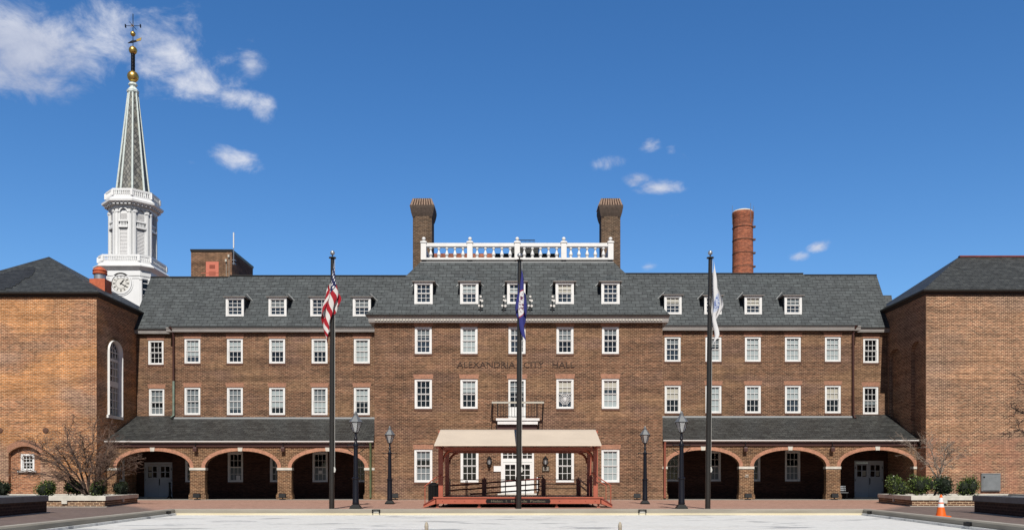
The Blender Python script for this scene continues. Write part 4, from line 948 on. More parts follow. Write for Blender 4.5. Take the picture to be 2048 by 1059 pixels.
for i in range(1, 9): v = wv0 + (wvs - wv0) * i / 8; tk = .03 if i not in (4, 7) else (.2 if i == 4 else .09); q.box(gu0, gu1, .09, .165, v - tk, v + tk)
for a in (30, 60, 90, 120, 150): q.tube([(cu + .3 * math.cos(R(a)), .13, wvs + .3 * math.sin(R(a))), (cu + .78 * math.cos(R(a)), .13, wvs + .7 * math.sin(R(a)))], .022, 4)
q.tube([(cu + .36 * math.cos(R(a)), .13, wvs + .34 * math.sin(R(a))) for a in range(0, 181, 20)], .025, 4)
ww = q.build('arched_window', M['white_paint'], lw)
q = MB(xf); q.add([(u, .19, v) for u, v in loop], [tuple(range(len(loop)))]); q.build('pane', M['pane_blue'], ww)
q = MB(xf); q.box(gu0 + .9, gu1, .17, .18, wv0, wvs - .3); q.build('curtain', M['cream_blind'], ww)
q = MB()
for k in range(20):
    c0 = lambda p, e: (cu + (p[0] - cu) * (1 + e), wvs + (p[1] - wvs) * (1 + e))
    a, b, c, d = A[k], A[k + 1], c0(A[k + 1], .27), c0(A[k], .27)
    q.add([(wxr + .012, *a), (wxr + .012, *b), (wxr + .012, *c), (wxr + .012, *d)], [(0, 1, 2, 3)])
q.build('arch_ring', M['brick_pier'], ww)
# narrow ground floor window on the side wall inside the arcade
sash_window(lw, 57.4, 58.6, Z(962, 58), Z(918, 58), 0, [], xf=lambda u, d, v: (wxr + .14 - d, u, v), sill=False)
# roof
px_, py_, pz_ = X(98, 61.9), 61.9, Z(513, 61.9); ov = .28
c4 = [(wxl - ov, YW - ov, we), (wxr + ov, YW - ov, we), (wxr + ov, 69.2, we), (wxl - ov, 69.2, we)]
q = MB()
for k in range(4): q.poly([c4[k], c4[(k + 1) % 4], (px_, py_, pz_)])
q.build('roof', M['slate_wing'], lw)
def on_front(px, py):
    a = Vector((wxl - ov, YW - ov, we)); n_ = (Vector((wxr + ov, YW - ov, we)) - a).cross(Vector((px_, py_, pz_)) - a).normalized(); d = Vector(((px - CX) / F, 1, (CY - py) / F)); o_ = Vector((0, 0, H))
    return tuple(o_ + d * ((a - o_).dot(n_) / d.dot(n_)) + Vector((0, -.02, .02)))
q = MB(); rows_ = [(535.5, 48, 71), (540, 22, 71), (544, 8, 68), (548, -10, 66), (552, -10, 60), (556, -10, 50), (560, -10, 44), (564, -10, 40), (568, -10, 33), (572, -10, 26), (576, -10, 12)]
for (y_, xa_, xb_) in rows_: q.poly([on_front(xa_, y_), on_front(xb_, y_), on_front(xb_ - 2, y_ + 4), on_front(xa_, y_ + 4)])
q.build('new_slates', M['slate_patch'], lw)
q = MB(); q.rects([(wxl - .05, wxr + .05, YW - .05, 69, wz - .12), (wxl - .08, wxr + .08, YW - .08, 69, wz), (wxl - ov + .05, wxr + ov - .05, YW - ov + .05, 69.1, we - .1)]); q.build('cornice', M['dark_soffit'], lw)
q = MB(); q.rects([(wxl - ov - .02, wxr + ov + .02, YW - ov - .03, 69.2, we - .1), (wxl - ov - .04, wxr + ov + .04, YW - ov - .06, 69.2, we + .004)]); q.build('gutter', M['gutter_dark'], lw)
q = MB()
for i in range(10):
    x = wxl + .6 + i * (wxr - wxl - 1.2) / 9; q.box(x - .05, x + .05, YW + .35, YW + .42, we + .25, we + .38)
for i in range(9):
    yy = YW + .6 + i * 1.2; q.box(wxr - .42, wxr - .35, yy - .05, yy + .05, we + .25, we + .4)
q.build('snow_guard', M['gutter_dark'], lw)
for px in (91.5, 0):
    x, z = X(px, YW), Z(860, YW); q = MB(lambda a, b, c: (a, YW - c, b)); q.lathe([(.19, -.05), (.19, .03), (.12, .06)], x, z, 14); q.build('tie_plate', M['sill_brick'], lw)
# right wing
rx0, rx1 = 26.6, 46.0; we2 = Z(580.5, YW); wz2 = Z(585.5, YW)
rw = thing('brick_wing', (36, 60, 0), 'tan brick wing with a long hipped slate roof and steel cabinet at the right edge', 'building', 'projecting corner wings')
wl = MB(); by0, by1, bv0, bvs, bvt = 55.6, 57.0, 3.4, Z(700, 56.4), Z(683, 56.4)
wl.add([(rx0, YW, 0), (rx1, YW, 0), (rx1, YW, wz2), (rx0, YW, wz2)], [(0, 1, 2, 3)])
def blind_side(b0, b1):
    return [(b0 + (b1 - b0) * (1 - math.cos(math.pi * k / 16)) / 2, bvs + (bvt - bvs) * math.sin(math.pi * k / 16)) for k in range(17)]
prev = YW
for (b0, b1) in ((by0, by1), (58.6, 60.4)):
    A = blind_side(b0, b1)
    wl.add([(rx0, prev, 0), (rx0, b0, 0), (rx0, b0, wz2), (rx0, prev, wz2)], [(0, 1, 2, 3)]).add([(rx0, b0, 0), (rx0, b1, 0), (rx0, b1, bv0), (rx0, b0, bv0)], [(0, 1, 2, 3)])
    for k in range(16): wl.add([(rx0, *A[k]), (rx0, *A[k + 1]), (rx0, A[k + 1][0], wz2), (rx0, A[k][0], wz2)], [(0, 1, 2, 3)])
    lp = [(b0, bv0)] + A + [(b1, bv0)]
    for k in range(len(lp)): p, q_ = lp[k], lp[(k + 1) % len(lp)]; wl.add([(rx0, *p), (rx0, *q_), (rx0 + .25, *q_), (rx0 + .25, *p)], [(0, 1, 2, 3)])
    wl.add([(rx0 + .25, *p) for p in lp], [tuple(range(len(lp)))])
    prev = b1
wl.add([(rx0, prev, 0), (rx0, 64, 0), (rx0, 64, wz2), (rx0, prev, wz2)], [(0, 1, 2, 3)])
wl.build('wall', M['brick_right'], rw)
Yrr = 59.4; rxr, rzr = X(1918, Yrr), Z(513.5, Yrr)
E4 = [(rx0 - ov, YW - ov, we2), (rx1 + ov, YW - ov, we2), (rx1 + ov, 64.2, we2), (rx0 - ov, 64.2, we2)]; r0, r1 = (rxr, Yrr, rzr), (rx1 - 4, Yrr, rzr)
q = MB(); q.poly([E4[0], E4[1], r1, r0]).poly([E4[0], r0, E4[3]]).poly([E4[2], E4[3], r0, r1]).poly([E4[1], E4[2], r1]); q.build('roof', M['slate_wing'], rw)
q = MB(); q.box(rxr, rx1 - 4, Yrr - .14, Yrr + .14, rzr - .03, rzr + .07); q.build('ridge_cap', M['roof_red_ridge'], rw)
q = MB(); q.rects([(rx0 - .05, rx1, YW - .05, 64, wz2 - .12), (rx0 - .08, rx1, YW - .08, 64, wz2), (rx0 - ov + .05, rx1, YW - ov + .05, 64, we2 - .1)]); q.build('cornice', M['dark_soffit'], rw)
q = MB(); q.rects([(rx0 - ov - .02, rx1, YW - ov - .03, 64.2, we2 - .1), (rx0 - ov - .04, rx1, YW - ov - .06, 64.2, we2 + .004)]); q.build('gutter', M['gutter_dark'], rw)
xa, xb, za, zb = X(1961, YW), X(1999, YW), Z(981, YW), Z(945.5, YW)
q = MB(); q.box(xa, xb, YW - .12, YW - .002, za, zb); q.box(xa, xb, YW - .14, YW - .12, zb - .06, zb)
ho = q.build('utility_cabinet', M['cabinet_steel'], rw); q = MB(); q.bbox(xa + .08, xb - .08, YW - .155, YW - .122, za + .06, zb - .1, .008); q.build('cabinet_door', M['cabinet_steel'], ho)
q = MB(); q.box(xa + .1, xa + .2, YW - .17, YW - .156, zb - .3, zb - .2); q.build('latch', M['black_iron'], ho)

# copper roof vent on the left wing
Yv = 60.0; vx = X(200, Yv); vz = Z(579, Yv)
cv = thing('roof_vent', (vx, Yv, vz), 'red capped metal roof vent on the right slope of the left wing roof', 'vent')
q = MB(); q.box(X(186, Yv), X(216.5, Yv), Yv - .5, Yv + .5, vz - .8, Z(560, Yv)); q.build('base', M['roof_copper_red'], cv)
q = MB(); q.lathe([(.40, Z(560, Yv)), (.40, Z(549, Yv))], vx, Yv, 18); q.build('collar', M['galvanised'], cv, smooth=True)
q = MB(); q.lathe([(.47, Z(549, Yv)), (.50, Z(546.5, Yv)), (.44, Z(544.5, Yv)), (.50, Z(542, Yv)), (.42, Z(539, Yv)), (.28, Z(535.5, Yv)), (.10, Z(533, Yv)), (.02, Z(532, Yv))], vx, Yv, 18); q.build('cap', M['roof_copper_red'], cv, smooth=True)

# ------------------------------------------------------------------ penthouse, antenna, smokestack
Yp = 70.0; Yq = 75.5; zp = Z(498.5, Yp)
pt_ = thing('stair_bulkhead', (X(423, Yp), Yp, 16), 'flat topped brick rooftop bulkhead with an orange door behind the left slate roof', 'rooftop shed')
q = MB(); q.rects([(X(382, Yp), X(464, Yp), Yp, Yq, 12), (X(382, Yp), X(464, Yp), Yp, Yq, zp - .15)]); q.build('wall', M['brick_main'], pt_)
q = MB(); q.rects([(X(381.5, Yp), X(464.5, Yp), Yp - .04, Yq + .04, zp - .2), (X(380.5, Yp), X(465.5, Yp), Yp - .08, Yq + .08, zp)]); q.build('coping', M['gutter_dark'], pt_)
xa, xb, za, zb = X(412, Yp), X(437.5, Yp), Z(555, Yp), Z(523, Yp)
q = MB(); q.box(xa, xb, Yp - .03, Yp - .002, za, zb); do = q.build('door', M['coral_steel'], pt_)
q = MB()
for i in range(6): zz = zb - .28 - i * .055; q.box(xa + .3, xb - .3, Yp - .05, Yp - .031, zz - .018, zz + .018)
q.box(xa + .25, xb - .25, Yp - .045, Yp - .031, za + .2, za + .55); q.build('louvre', M['salmon_paint'], do)
q = MB(); q.tube([(X(402, Yp - .8), Yp - .8, Z(551, Yp)), (X(437, Yp - .8), Yp - .8, Z(549.5, Yp))], .03, 5); q.build('grab_rail', M['coral_steel'], pt_)
q = MB(); q.box(X(464, Yp) + .002, X(464, Yp) + .05, 71.2, 72.3, 14.5, 17.9); q.build('side_door', M['maroon_shaded_paint'], pt_)
for (px, py) in ((452, 520), (457.5, 511)):
    q = MB(); x, z = X(px, Yp - .1), Z(py, Yp - .1); q.box(x - .07, x + .07, Yp - .16, Yp - .001, z - .13, z + .08); q.tube([(x, Yp - .04, z - .13), (x, Yp - .04, 15.5)], .015, 4); q.build('conduit_box', M['limestone'], pt_)
ax = X(467.3, Yp - .3); an = thing('antenna', (ax, Yp - .3, Z(530, Yp)), 'thin pale antenna mast clamped to the corner of the brick rooftop bulkhead', 'antenna')
q = MB(); q.tube([(ax, Yp - .3, Z(531, Yp)), (ax, Yp - .3, Z(498, Yp))], .03, 6); q.build('mast', M['galvanised'], an)
q = MB(); q.tube([(ax, Yp - .3, Z(498, Yp)), (ax, Yp - .3, Z(467, Yp))], .055, 6); q.build('whip', M['paper'], an)
q = MB(); q.box(ax - .12, ax + .12, Yp - .34, Yp, Z(522, Yp), Z(521, Yp)).box(ax - .12, ax + .12, Yp - .34, Yp, Z(529, Yp), Z(528, Yp)); q.build('clamp', M['galvanised'], an)

Yk = 80.0; kx = X(1485.5, Yk); s_ = Yk / F
sk = thing('smokestack', (kx, Yk, 0), 'round red brick smokestack with iron bands rising behind the right slate roof', 'chimney')
pr = [(21.5, 700), (20.6, 545), (20.2, 500), (19.8, 455), (19.6, 446), (20.2, 443), (20.2, 439), (20.7, 438), (20.7, 434), (21.2, 433), (21.2, 426), (20.0, 425)]
q = MB(); q.lathe([(r * s_, Z(y, Yk)) for r, y in pr], kx, Yk, 32); q.build('shaft', M['brick_red_old'], sk, smooth=True)
q = MB(); q.lathe([(19.5 * s_, Z(425, Yk)), (20.0 * s_, Z(425, Yk)), (18.6 * s_, Z(422.5, Yk)), (15.5 * s_, Z(421.5, Yk))], kx, Yk, 32); q.build('cap', M['limestone'], sk)
for y in (456, 481.5, 508, 535):
    q = MB(); q.lathe([(20.1 * s_, Z(y + 1.1, Yk)), (20.75 * s_, Z(y + 1, Yk)), (20.75 * s_, Z(y - .4, Yk)), (20.1 * s_, Z(y - .5, Yk))], kx, Yk, 32); q.box(kx + .80, kx + 1.06, Yk - .62, Yk - .38, Z(y + 2.2, Yk), Z(y - 1, Yk)); q.build('iron_band', M['sill_brick'], sk)
q = MB(lambda a, b, c: (a, b, c))
for a in (185, 300, 355): xx, yy = kx + 1.02 * math.cos(R(a)), Yk + 1.02 * math.sin(R(a)); q.tube([(xx, yy, Z(450, Yk)), (xx, yy, Z(412, Yk))], .02, 4)
q.build('lightning_rod', M['galvanised'], sk)
ax_ = kx + 1.0 * math.cos(R(300)); 

# ------------------------------------------------------------------ clock tower
YTW = 81.0; tx = X(266, YTW); tw = thing('clock_tower', (tx, YTW, 0), 'white clock tower with octagonal belfry and tall grey slate spire topped by gold balls', 'tower')
TOFF = 2.42
def TZ_(y, r=None): return Z(y, YTW - (TOFF if r is None else r))       # heights are read off at the near side of each tier
def chsq(c, a, z): return [(tx + x, YTW + y, z) for x, y in ((-a, -c), (a, -c), (c, -a), (c, a), (a, c), (-a, c), (-c, a), (-c, -a))]
def octo(r, z): return [(tx + r * math.cos(R(22.5 + 45 * k)), YTW + r * math.sin(R(22.5 + 45 * k)), z) for k in range(8)]
q = MB(); q.loft([chsq(2.42, 1.76, 0), chsq(2.42, 1.76, TZ_(551))]); q.build('base', M['white_tower'], tw)
q = MB(); lv = [(2.46, 1.79, 556), (2.46, 1.79, 552), (2.52, 1.82, 550.5), (2.52, 1.82, 540), (2.60, 1.86, 538), (2.8, 1.95, 533), (2.88, 1.98, 531), (2.88, 1.98, 529), (2.55, 1.8, 525)]
q.loft([chsq(c, a, TZ_(y, c)) for c, a, y in lv]); q.build('cornice', M['white_tower'], tw)
# lower balustrade
def balus(ringf, y0, y1, name, n_per, R1):
    bo_ = MB(); z0, z1 = TZ_(y0), TZ_(y1)
    for (za, zb, e) in ((z0, z0 + .24, .0), (z1 - .20, z1, .02)):
        o_, i_ = ringf(e), ringf(-.16)
        for k in range(8):
            j = (k + 1) % 8; A_, B2, C2, D2 = o_[k], o_[j], i_[j], i_[k]
            bo_.loft([[(*A_[:2], za), (*B2[:2], za), (*C2[:2], za), (*D2[:2], za)], [(*A_[:2], zb), (*B2[:2], zb), (*C2[:2], zb), (*D2[:2], zb)]])
    o_ = ringf(-.03)
    for k in range(8):
        A_, B2 = Vector(o_[k]), Vector(o_[(k + 1) % 8])
        bo_.box(A_.x - .11, A_.x + .11, A_.y - .11, A_.y + .11, z0 + .16, z1 - .14)
        nb = max(3, int((B2 - A_).length / .17))
        for i in range(1, nb): p = A_.lerp(B2, i / nb); bo_.lathe([(.05, z0 + .16), (.075, z0 + .16 + (z1 - z0 - .3) * .3), (.04, z1 - .14)], p.x, p.y, 6)
    return bo_.build(name, M['white_tower'], tw)
TOFF = 2.5
balus(lambda e: chsq(2.50 + e, 1.74 + e * .7, 0), 525, 508, 'lower_balustrade', 12, 0)
# belfry drum
TOFF = 1.85
q = MB(); r0 = 1.98
q.loft([octo(r0, TZ_(526)), octo(r0, TZ_(408))]); dr = q.build('belfry', M['white_tower'], tw)
# dress each face: pilasters at the corners, recessed louvres below, arched louvre above
fw = 2 * r0 * math.sin(R(22.5)); ap = r0 * math.cos(R(22.5))
for k in range(8):
    an_ = R(45 * k); nxv = Vector((math.cos(an_), math.sin(an_), 0)); tv = Vector((-math.sin(an_), math.cos(an_), 0)); cc = Vector((tx, YTW, 0)) + nxv * ap
    xf = (lambda cc, tv, nxv: lambda u, d, v: tuple(cc + tv * u - nxv * d + Vector((0, 0, v))))(cc, tv, nxv)
    f = MB(xf); hw = fw / 2; ow = .34
    f.box(-hw + .005, -ow - .1, -.16, 0, TZ_(526), TZ_(421)).box(ow + .1, hw - .005, -.16, 0, TZ_(526), TZ_(421))
    f.box(-hw + .10, -ow - .16, -.23, -.16, TZ_(526), TZ_(424)).box(ow + .16, hw - .10, -.23, -.16, TZ_(526), TZ_(424))
    f.box(-hw + .04, -ow - .10, -.27, -.16, TZ_(424), TZ_(419)).box(ow + .10, hw - .04, -.27, -.16, TZ_(424), TZ_(419))
    f.box(-ow - .1, ow + .1, -.24, 0, TZ_(455), TZ_(451)).box(-ow - .1, ow + .1, -.20, 0, TZ_(443), TZ_(440))
    for i in range(5): u = -ow + 2 * ow * (i + .5) / 5; f.box(u - .035, u + .035, -.14, -.05, TZ_(451), TZ_(443))
    f.box(-ow - .1, -ow, -.10, 0, TZ_(520), TZ_(455)).box(ow, ow + .1, -.10, 0, TZ_(520), TZ_(455)).box(-ow - .1, ow + .1, -.12, 0, TZ_(526), TZ_(518))
    NSg = 12; zs_ = TZ_(424); 
    for i in range(NSg):
        a0, a1 = math.pi * i / NSg, math.pi * (i + 1) / NSg
        pts = [(ow * math.cos(a0), zs_ + .36 * math.sin(a0)), (ow * math.cos(a1), zs_ + .36 * math.sin(a1)), ((ow + .12) * math.cos(a1), zs_ + .5 * math.sin(a1)), ((ow + .12) * math.cos(a0), zs_ + .5 * math.sin(a0))]
        f.loft([[(u, -.17, v) for u, v in pts], [(u, 0, v) for u, v in pts]])
    f.box(-ow - .1, -ow, -.12, 0, TZ_(440), zs_).box(ow, ow + .1, -.12, 0, TZ_(440), zs_)
    f.build('pilaster_frame', M['white_tower'], tw)
    l = MB(xf)
    for i in range(22):
        v = TZ_(518) + (TZ_(457) - TZ_(518)) * i / 22; h_ = (TZ_(457) - TZ_(518)) / 22
        l.add([(-ow, -.02, v), (ow, -.02, v), (ow, -.07, v + h_ * .15), (-ow, -.07, v + h_ * .15)], [(0, 1, 2, 3)]); l.add([(-ow, -.07, v + h_ * .15), (ow, -.07, v + h_ * .15), (ow, -.02, v + h_), (-ow, -.02, v + h_)], [(0, 1, 2, 3)])
    for i in range(8):
        v = TZ_(439) + (TZ_(425) - TZ_(439)) * i / 8; h_ = (TZ_(425) - TZ_(439)) / 8
        l.add([(-ow, -.02, v), (ow, -.02, v), (ow, -.07, v + h_ * .15), (-ow, -.07, v + h_ * .15)], [(0, 1, 2, 3)]); l.add([(-ow, -.07, v + h_ * .15), (ow, -.07, v + h_ * .15), (ow, -.02, v + h_), (-ow, -.02, v + h_)], [(0, 1, 2, 3)])
    l.build('louvre', M['louvre_paint'], tw)
q = MB(); q.loft([octo(r, TZ_(y, r * .93)) for r, y in ((2.15, 415), (2.18, 409), (2.3, 406), (2.62, 402), (2.72, 400), (2.74, 396), (2.4, 393))])
for k in range(8):
    A_, B2 = Vector(octo(2.42, TZ_(407, 2.3))[k]), Vector(octo(2.42, TZ_(407, 2.3))[(k + 1) % 8])
    for i in range(5): p = A_.lerp(B2, (i + .5) / 5); q.box(p.x - .1, p.x + .1, p.y - .1, p.y + .1, p.z, p.z + .24)
q.build('top_cornice', M['white_tower'], tw)
TOFF = 2.25
balus(lambda e: octo(2.38 + e, 0), 393, 375.5, 'upper_balustrade', 9, 0)
# spire
TOFF = .4
q = MB(); q.loft([octo(1.52, TZ_(396, 1.4)), octo(1.46, TZ_(382, 1.35)), octo(.40, TZ_(184))]); q.build('spire', M['spire_slate'], tw)
for k in range(8):
    a, b = Vector(octo(1.50, TZ_(388, 1.4))[k]), Vector(octo(.43, TZ_(184))[k])
    q = MB(); q.tube([a, b], [.105, .075], 6); q.build('spire_rib', M['spire_rib'], tw)
q = MB(); q.loft([octo(r, TZ_(y)) for r, y in ((.42, 185), (.54, 182), (.56, 178), (.40, 174), (.28, 172), (.30, 169), (.42, 167), (.40, 164), (.26, 162))]); q.build('spire_collar', M['spire_rib'], tw)
TOFF = 0.0
for y, r in ((153.5, 11), (101, 8), (68, 5)):
    q = MB(); q.ball((tx, YTW, TZ_(y)), r * YTW / F, 20); q.build('gilt_ball', M['gilt'], tw, smooth=True)
q = MB()
for i in range(12): q.ball((tx, YTW, TZ_(141 - i * 2.9)), .20, 10, 0, .55)
q.build('beaded_shaft', M['black_blue'], tw, smooth=True)
q = MB(); q.tube([(tx, YTW, TZ_(95)), (tx, YTW, TZ_(28))], .035, 6)
zc_ = TZ_(52)
q.tube([(tx - .72, YTW, zc_), (tx + .72, YTW, zc_)], .025, 5).tube([(tx, YTW - .72, zc_), (tx, YTW + .72, zc_)], .025, 5)
for xx in (tx - .72, tx + .72): q.box(xx - .03, xx + .03, YTW - .1, YTW + .1, zc_ - .16, zc_ + .14)
q.build('vane_cross', M['black_blue'], tw)
q = MB(); z = TZ_(58); q.tube([(tx + .05, YTW - .5, z - .12), (tx + .05, YTW - .5, z + .22), (tx + .25, YTW - .5, z - .12), (tx + .25, YTW - .5, z + .22)], .03, 5); q.build('letter_north', M['gilt'], tw)
q = MB(); z = TZ_(84); q.loft([[(tx - .5, YTW - .02, z - .14), (tx - .5, YTW + .02, z - .14), (tx - .5, YTW + .02, z - .10), (tx - .5, YTW - .02, z - .10)], [(tx - .1, YTW - .05, z - .09), (tx - .1, YTW + .05, z - .09), (tx - .1, YTW + .05, z + .12), (tx - .1, YTW - .05, z + .12)], [(tx + .35, YTW - .04, z + .02), (tx + .35, YTW + .04, z + .02), (tx + .35, YTW + .04, z + .16), (tx + .35, YTW - .04, z + .16)]]); q.build('vane_arrow', M['black_blue'], tw)
q = MB(); q.prism([(tx + .3, z + .02), (tx + .75, z + .14), (tx + .82, z + .42), (tx + .35, z + .24)], YTW - .03, YTW + .03); q.build('vane_tail', M['gilt'], tw)
TOFF = 2.42
# clocks on the front and right faces, arched openings on the chamfers
mat('clock_face', (.74, .73, .69), .4)
def clock(xf, name='clock'):
    q = MB(xf); rr = .98
    rng = lambda r0_, r1_, d0, d1: [q.loft([[(r0_ * math.cos(a), d1, zc2 + r0_ * math.sin(a)), (r1_ * math.cos(a), d1, zc2 + r1_ * math.sin(a)), (r1_ * math.cos(a), d0, zc2 + r1_ * math.sin(a)), (r0_ * math.cos(a), d0, zc2 + r0_ * math.sin(a))], [(r0_ * math.cos(b), d1, zc2 + r0_ * math.sin(b)), (r1_ * math.cos(b), d1, zc2 + r1_ * math.sin(b)), (r1_ * math.cos(b), d0, zc2 + r1_ * math.sin(b)), (r0_ * math.cos(b), d0, zc2 + r0_ * math.sin(b))]]) for a, b in ((2 * math.pi * k / 40, 2 * math.pi * (k + 1) / 40) for k in range(40))]
    zc2 = Z(566.5, YTW - 2.42)
    rng(.86, 1.0, -.10, -.001); rng(1.03, 1.14, -.05, -.001)
    ck = q.build('clock', M['white_tower'], tw)
    q = MB(xf); q.add([(.86 * math.cos(2 * math.pi * k / 40), -.03, zc2 + .86 * math.sin(2 * math.pi * k / 40)) for k in range(40)], [tuple(range(40))]); q.build('clock_face', M['clock_face'], ck)
    q = MB(xf)
    rng(.83, .855, -.04, -.032); rng(.47, .50, -.04, -.032)
    for h in range(12):
        a = R(90 - 30 * h); c_, s2 = math.cos(a), math.sin(a)
        for off in ((-.05, 0, .05) if h % 3 != 1 else (-.03, .03)):
            p0 = (.56 * c_ - off * s2, .56 * s2 + off * c_); p1 = (.76 * c_ - off * s2, .76 * s2 + off * c_)
            q.tube([(p0[0], -.036, zc2 + p0[1]), (p1[0], -.036, zc2 + p1[1])], .016, 4)
    q.build('numerals', M['gutter_dark'], ck)
    for ang_, ln, wd_ in ((90 - 40, .48, .055), (90 - 120, .74, .04)):
        a = R(ang_); c_, s2 = math.cos(a), math.sin(a); q = MB(xf)
        pts = [(-.12 * c_ - wd_ * .5 * s2, -.12 * s2 + wd_ * .5 * c_), (-.12 * c_ + wd_ * .5 * s2, -.12 * s2 - wd_ * .5 * c_), (ln * .6 * c_ + wd_ * s2, ln * .6 * s2 - wd_ * c_), (ln * c_, ln * s2), (ln * .6 * c_ - wd_ * s2, ln * .6 * s2 + wd_ * c_)]
        q.loft([[(u, -.07, zc2 + v) for u, v in pts], [(u, -.05, zc2 + v) for u, v in pts]]); q.build('hand', M['black_iron'], ck)
clock(lambda u, d, v: (tx + u, YTW - 2.42 + d, v))
clock(lambda u, d, v: (tx + 2.42 - d, YTW + u, v))
for sgn in (1, -1):      # openings between columns on the two front chamfers
    cc = Vector((tx + sgn * 2.09, YTW - 2.09, 0)); nv = Vector((sgn * .7071, -.7071, 0)); tv = Vector((.7071, sgn * .7071, 0))
    xf = (lambda cc, tv, nv: lambda u, d, v: tuple(cc + tv * u - nv * d + Vector((0, 0, v))))(cc, tv, nv)
    q = MB(xf); q.box(-.24, .24, -.012, -.002, TZ_(600), TZ_(558)); oo = q.build('opening', M['pane_dark'], tw)
    q = MB(xf)
    for v in (565, 577, 589): q.box(-.24, .24, -.05, -.013, TZ_(v) - .03, TZ_(v) + .03)
    q.build('opening_bars', M['white_tower'], oo)
    q = MB(xf)
    for u in (-.4, .4): q.lathe([(.13, TZ_(620)), (.115, TZ_(561)), (.17, TZ_(558.5)), (.17, TZ_(556.5))], u, -.1, 12)
    q.build('column', M['white_tower'], oo)

# ------------------------------------------------------------------ covered stage in front of the entrance
YS = 36.5
pv = thing('covered_stage', (0, 39, 0), 'terracotta painted wooden stage with a cream canvas canopy in front of the entrance', 'stage')
dz = Z(993.2, YS); fb = Z(1006.3, YS); sx0, sx1 = X(872, YS), X(1201.5, YS)
q = MB(); nb = 34; yb_ = 44.5
for i in range(nb):
    ya = YS + (yb_ - YS) * i / nb; q.box(sx0, sx1, ya + .006, ya + (yb_ - YS) / nb - .006, dz - .05, dz)
q.build('deck', M['deck_wood'], pv)
q = MB(); q.box(sx0 - .12, sx1 + .12, YS - .09, YS - .012, dz - .045, dz + .012); q.build('deck_nosing', M['salmon_paint'], pv)
q = MB(); q.box(sx0 - .02, sx1 + .02, YS - .05, YS + .0, fb, dz - .05); q.build('fascia', M['salmon_paint'], pv)
q = MB()
for s_ in (0, 1):
    x = sx0 if s_ == 0 else sx1; q.box(x - .04, x + .04, YS, yb_, fb, dz - .052)
for i in range(8): y = YS + .9 + i; q.box(sx0 + .05, sx1 - .05, y, y + .06, dz - .22, dz - .052)
q.build('joists', M['maroon_shaded_paint'], pv)
for px in (874.5, 958, 1113.5, 1197.5):
    for yy in (YS + .1, YS + 3.0, YS + 5.9):
        x = X(px, YS); q = MB(); q.box(x - .05, x + .05, yy, yy + .1, .10, fb + .02).box(x - .03, x + .03, yy + .02, yy + .08, .04, .10).box(x - .07, x + .07, yy - .02, yy + .12, .004, .04); q.build('foot', M['salmon_paint'], pv)
q = MB(); bx_ = [X(p, YS) for p in (885, 910, 929, 990 - 40, 1119, 1140, 1171, 1190)]
for x in bx_: q.box(x - .018, x + .018, YS - .058, YS - .05, (fb + dz) / 2 - .05, (fb + dz) / 2 - .015)
q.build('bolt_heads', M['maroon_shaded_paint'], pv)
# sloping stair stringers and treads at both ends
for s_ in (-1, 1):
    xt = sx0 + .02 if s_ < 0 else sx1 - .02; xe = X(847, YS) if s_ < 0 else X(1224.5, YS)
    q = MB()
    for yy in (YS - .05, YS + 2.2):
        z_top = dz - .05
        q.loft([[(xt, yy, fb + .01), (xt, yy, z_top), (xe, yy, .10), (xe, yy, .0)], [(xt, yy + .05, fb + .01), (xt, yy + .05, z_top), (xe, yy + .05, .10), (xe, yy + .05, .0)]])
    q.build('stair_stringer', M['salmon_paint'], pv)
    q = MB(); q.loft([[(xt, YS - .08, dz + .0), (xt, YS - .08, dz - .045), (xe, YS - .08, .095), (xe, YS - .08, .14)], [(xt, YS + .02, dz), (xt, YS + .02, dz - .045), (xe, YS + .02, .095), (xe, YS + .02, .14)]]); q.build('stair_nosing', M['maroon_shaded_paint'], pv)
    q = MB()
    for k in (.33, .72):
        x = xt + (xe - xt) * k; z = dz - (dz - .05) * (k + .05) * .95; q.box(x - .15, x + .15, YS + .003, YS + 2.19, z - .045, z)
    q.build('tread', M['deck_wood'], pv)
    # handrail
    hxp, htop = (X(849.5, YS), Z(972, YS)) if s_ < 0 else (X(1222, YS), Z(970.5, YS))
    hx2, hz2 = (X(868 if s_ < 0 else 1194, YS), Z(955 if s_ < 0 else 950.5, YS))
    q = MB(); q.tube([(hxp, YS + .1, 0), (hxp, YS + .1, htop - .05), (hxp - s_ * .05, YS + .1, htop)], .022, 6)
    q.tube([(hxp + s_ * .03, YS + .1, htop + .0), (hx2, YS + .1, hz2 - .02), (hx2 - s_ * .25, YS + .1, hz2 + .12), (X(881 if s_ < 0 else 1190, YS), YS + .3, hz2 + .14)], .026, 6)
    q.tube([(hxp, YS + 2.1, 0), (hxp, YS + 2.1, htop)], .022, 6).tube([(hxp, YS + 2.1, htop), (hx2 - s_ * .3, YS + 2.1, hz2 + .1)], .026, 6)
    q.build('handrail', M['salmon_paint'], pv, smooth=True)
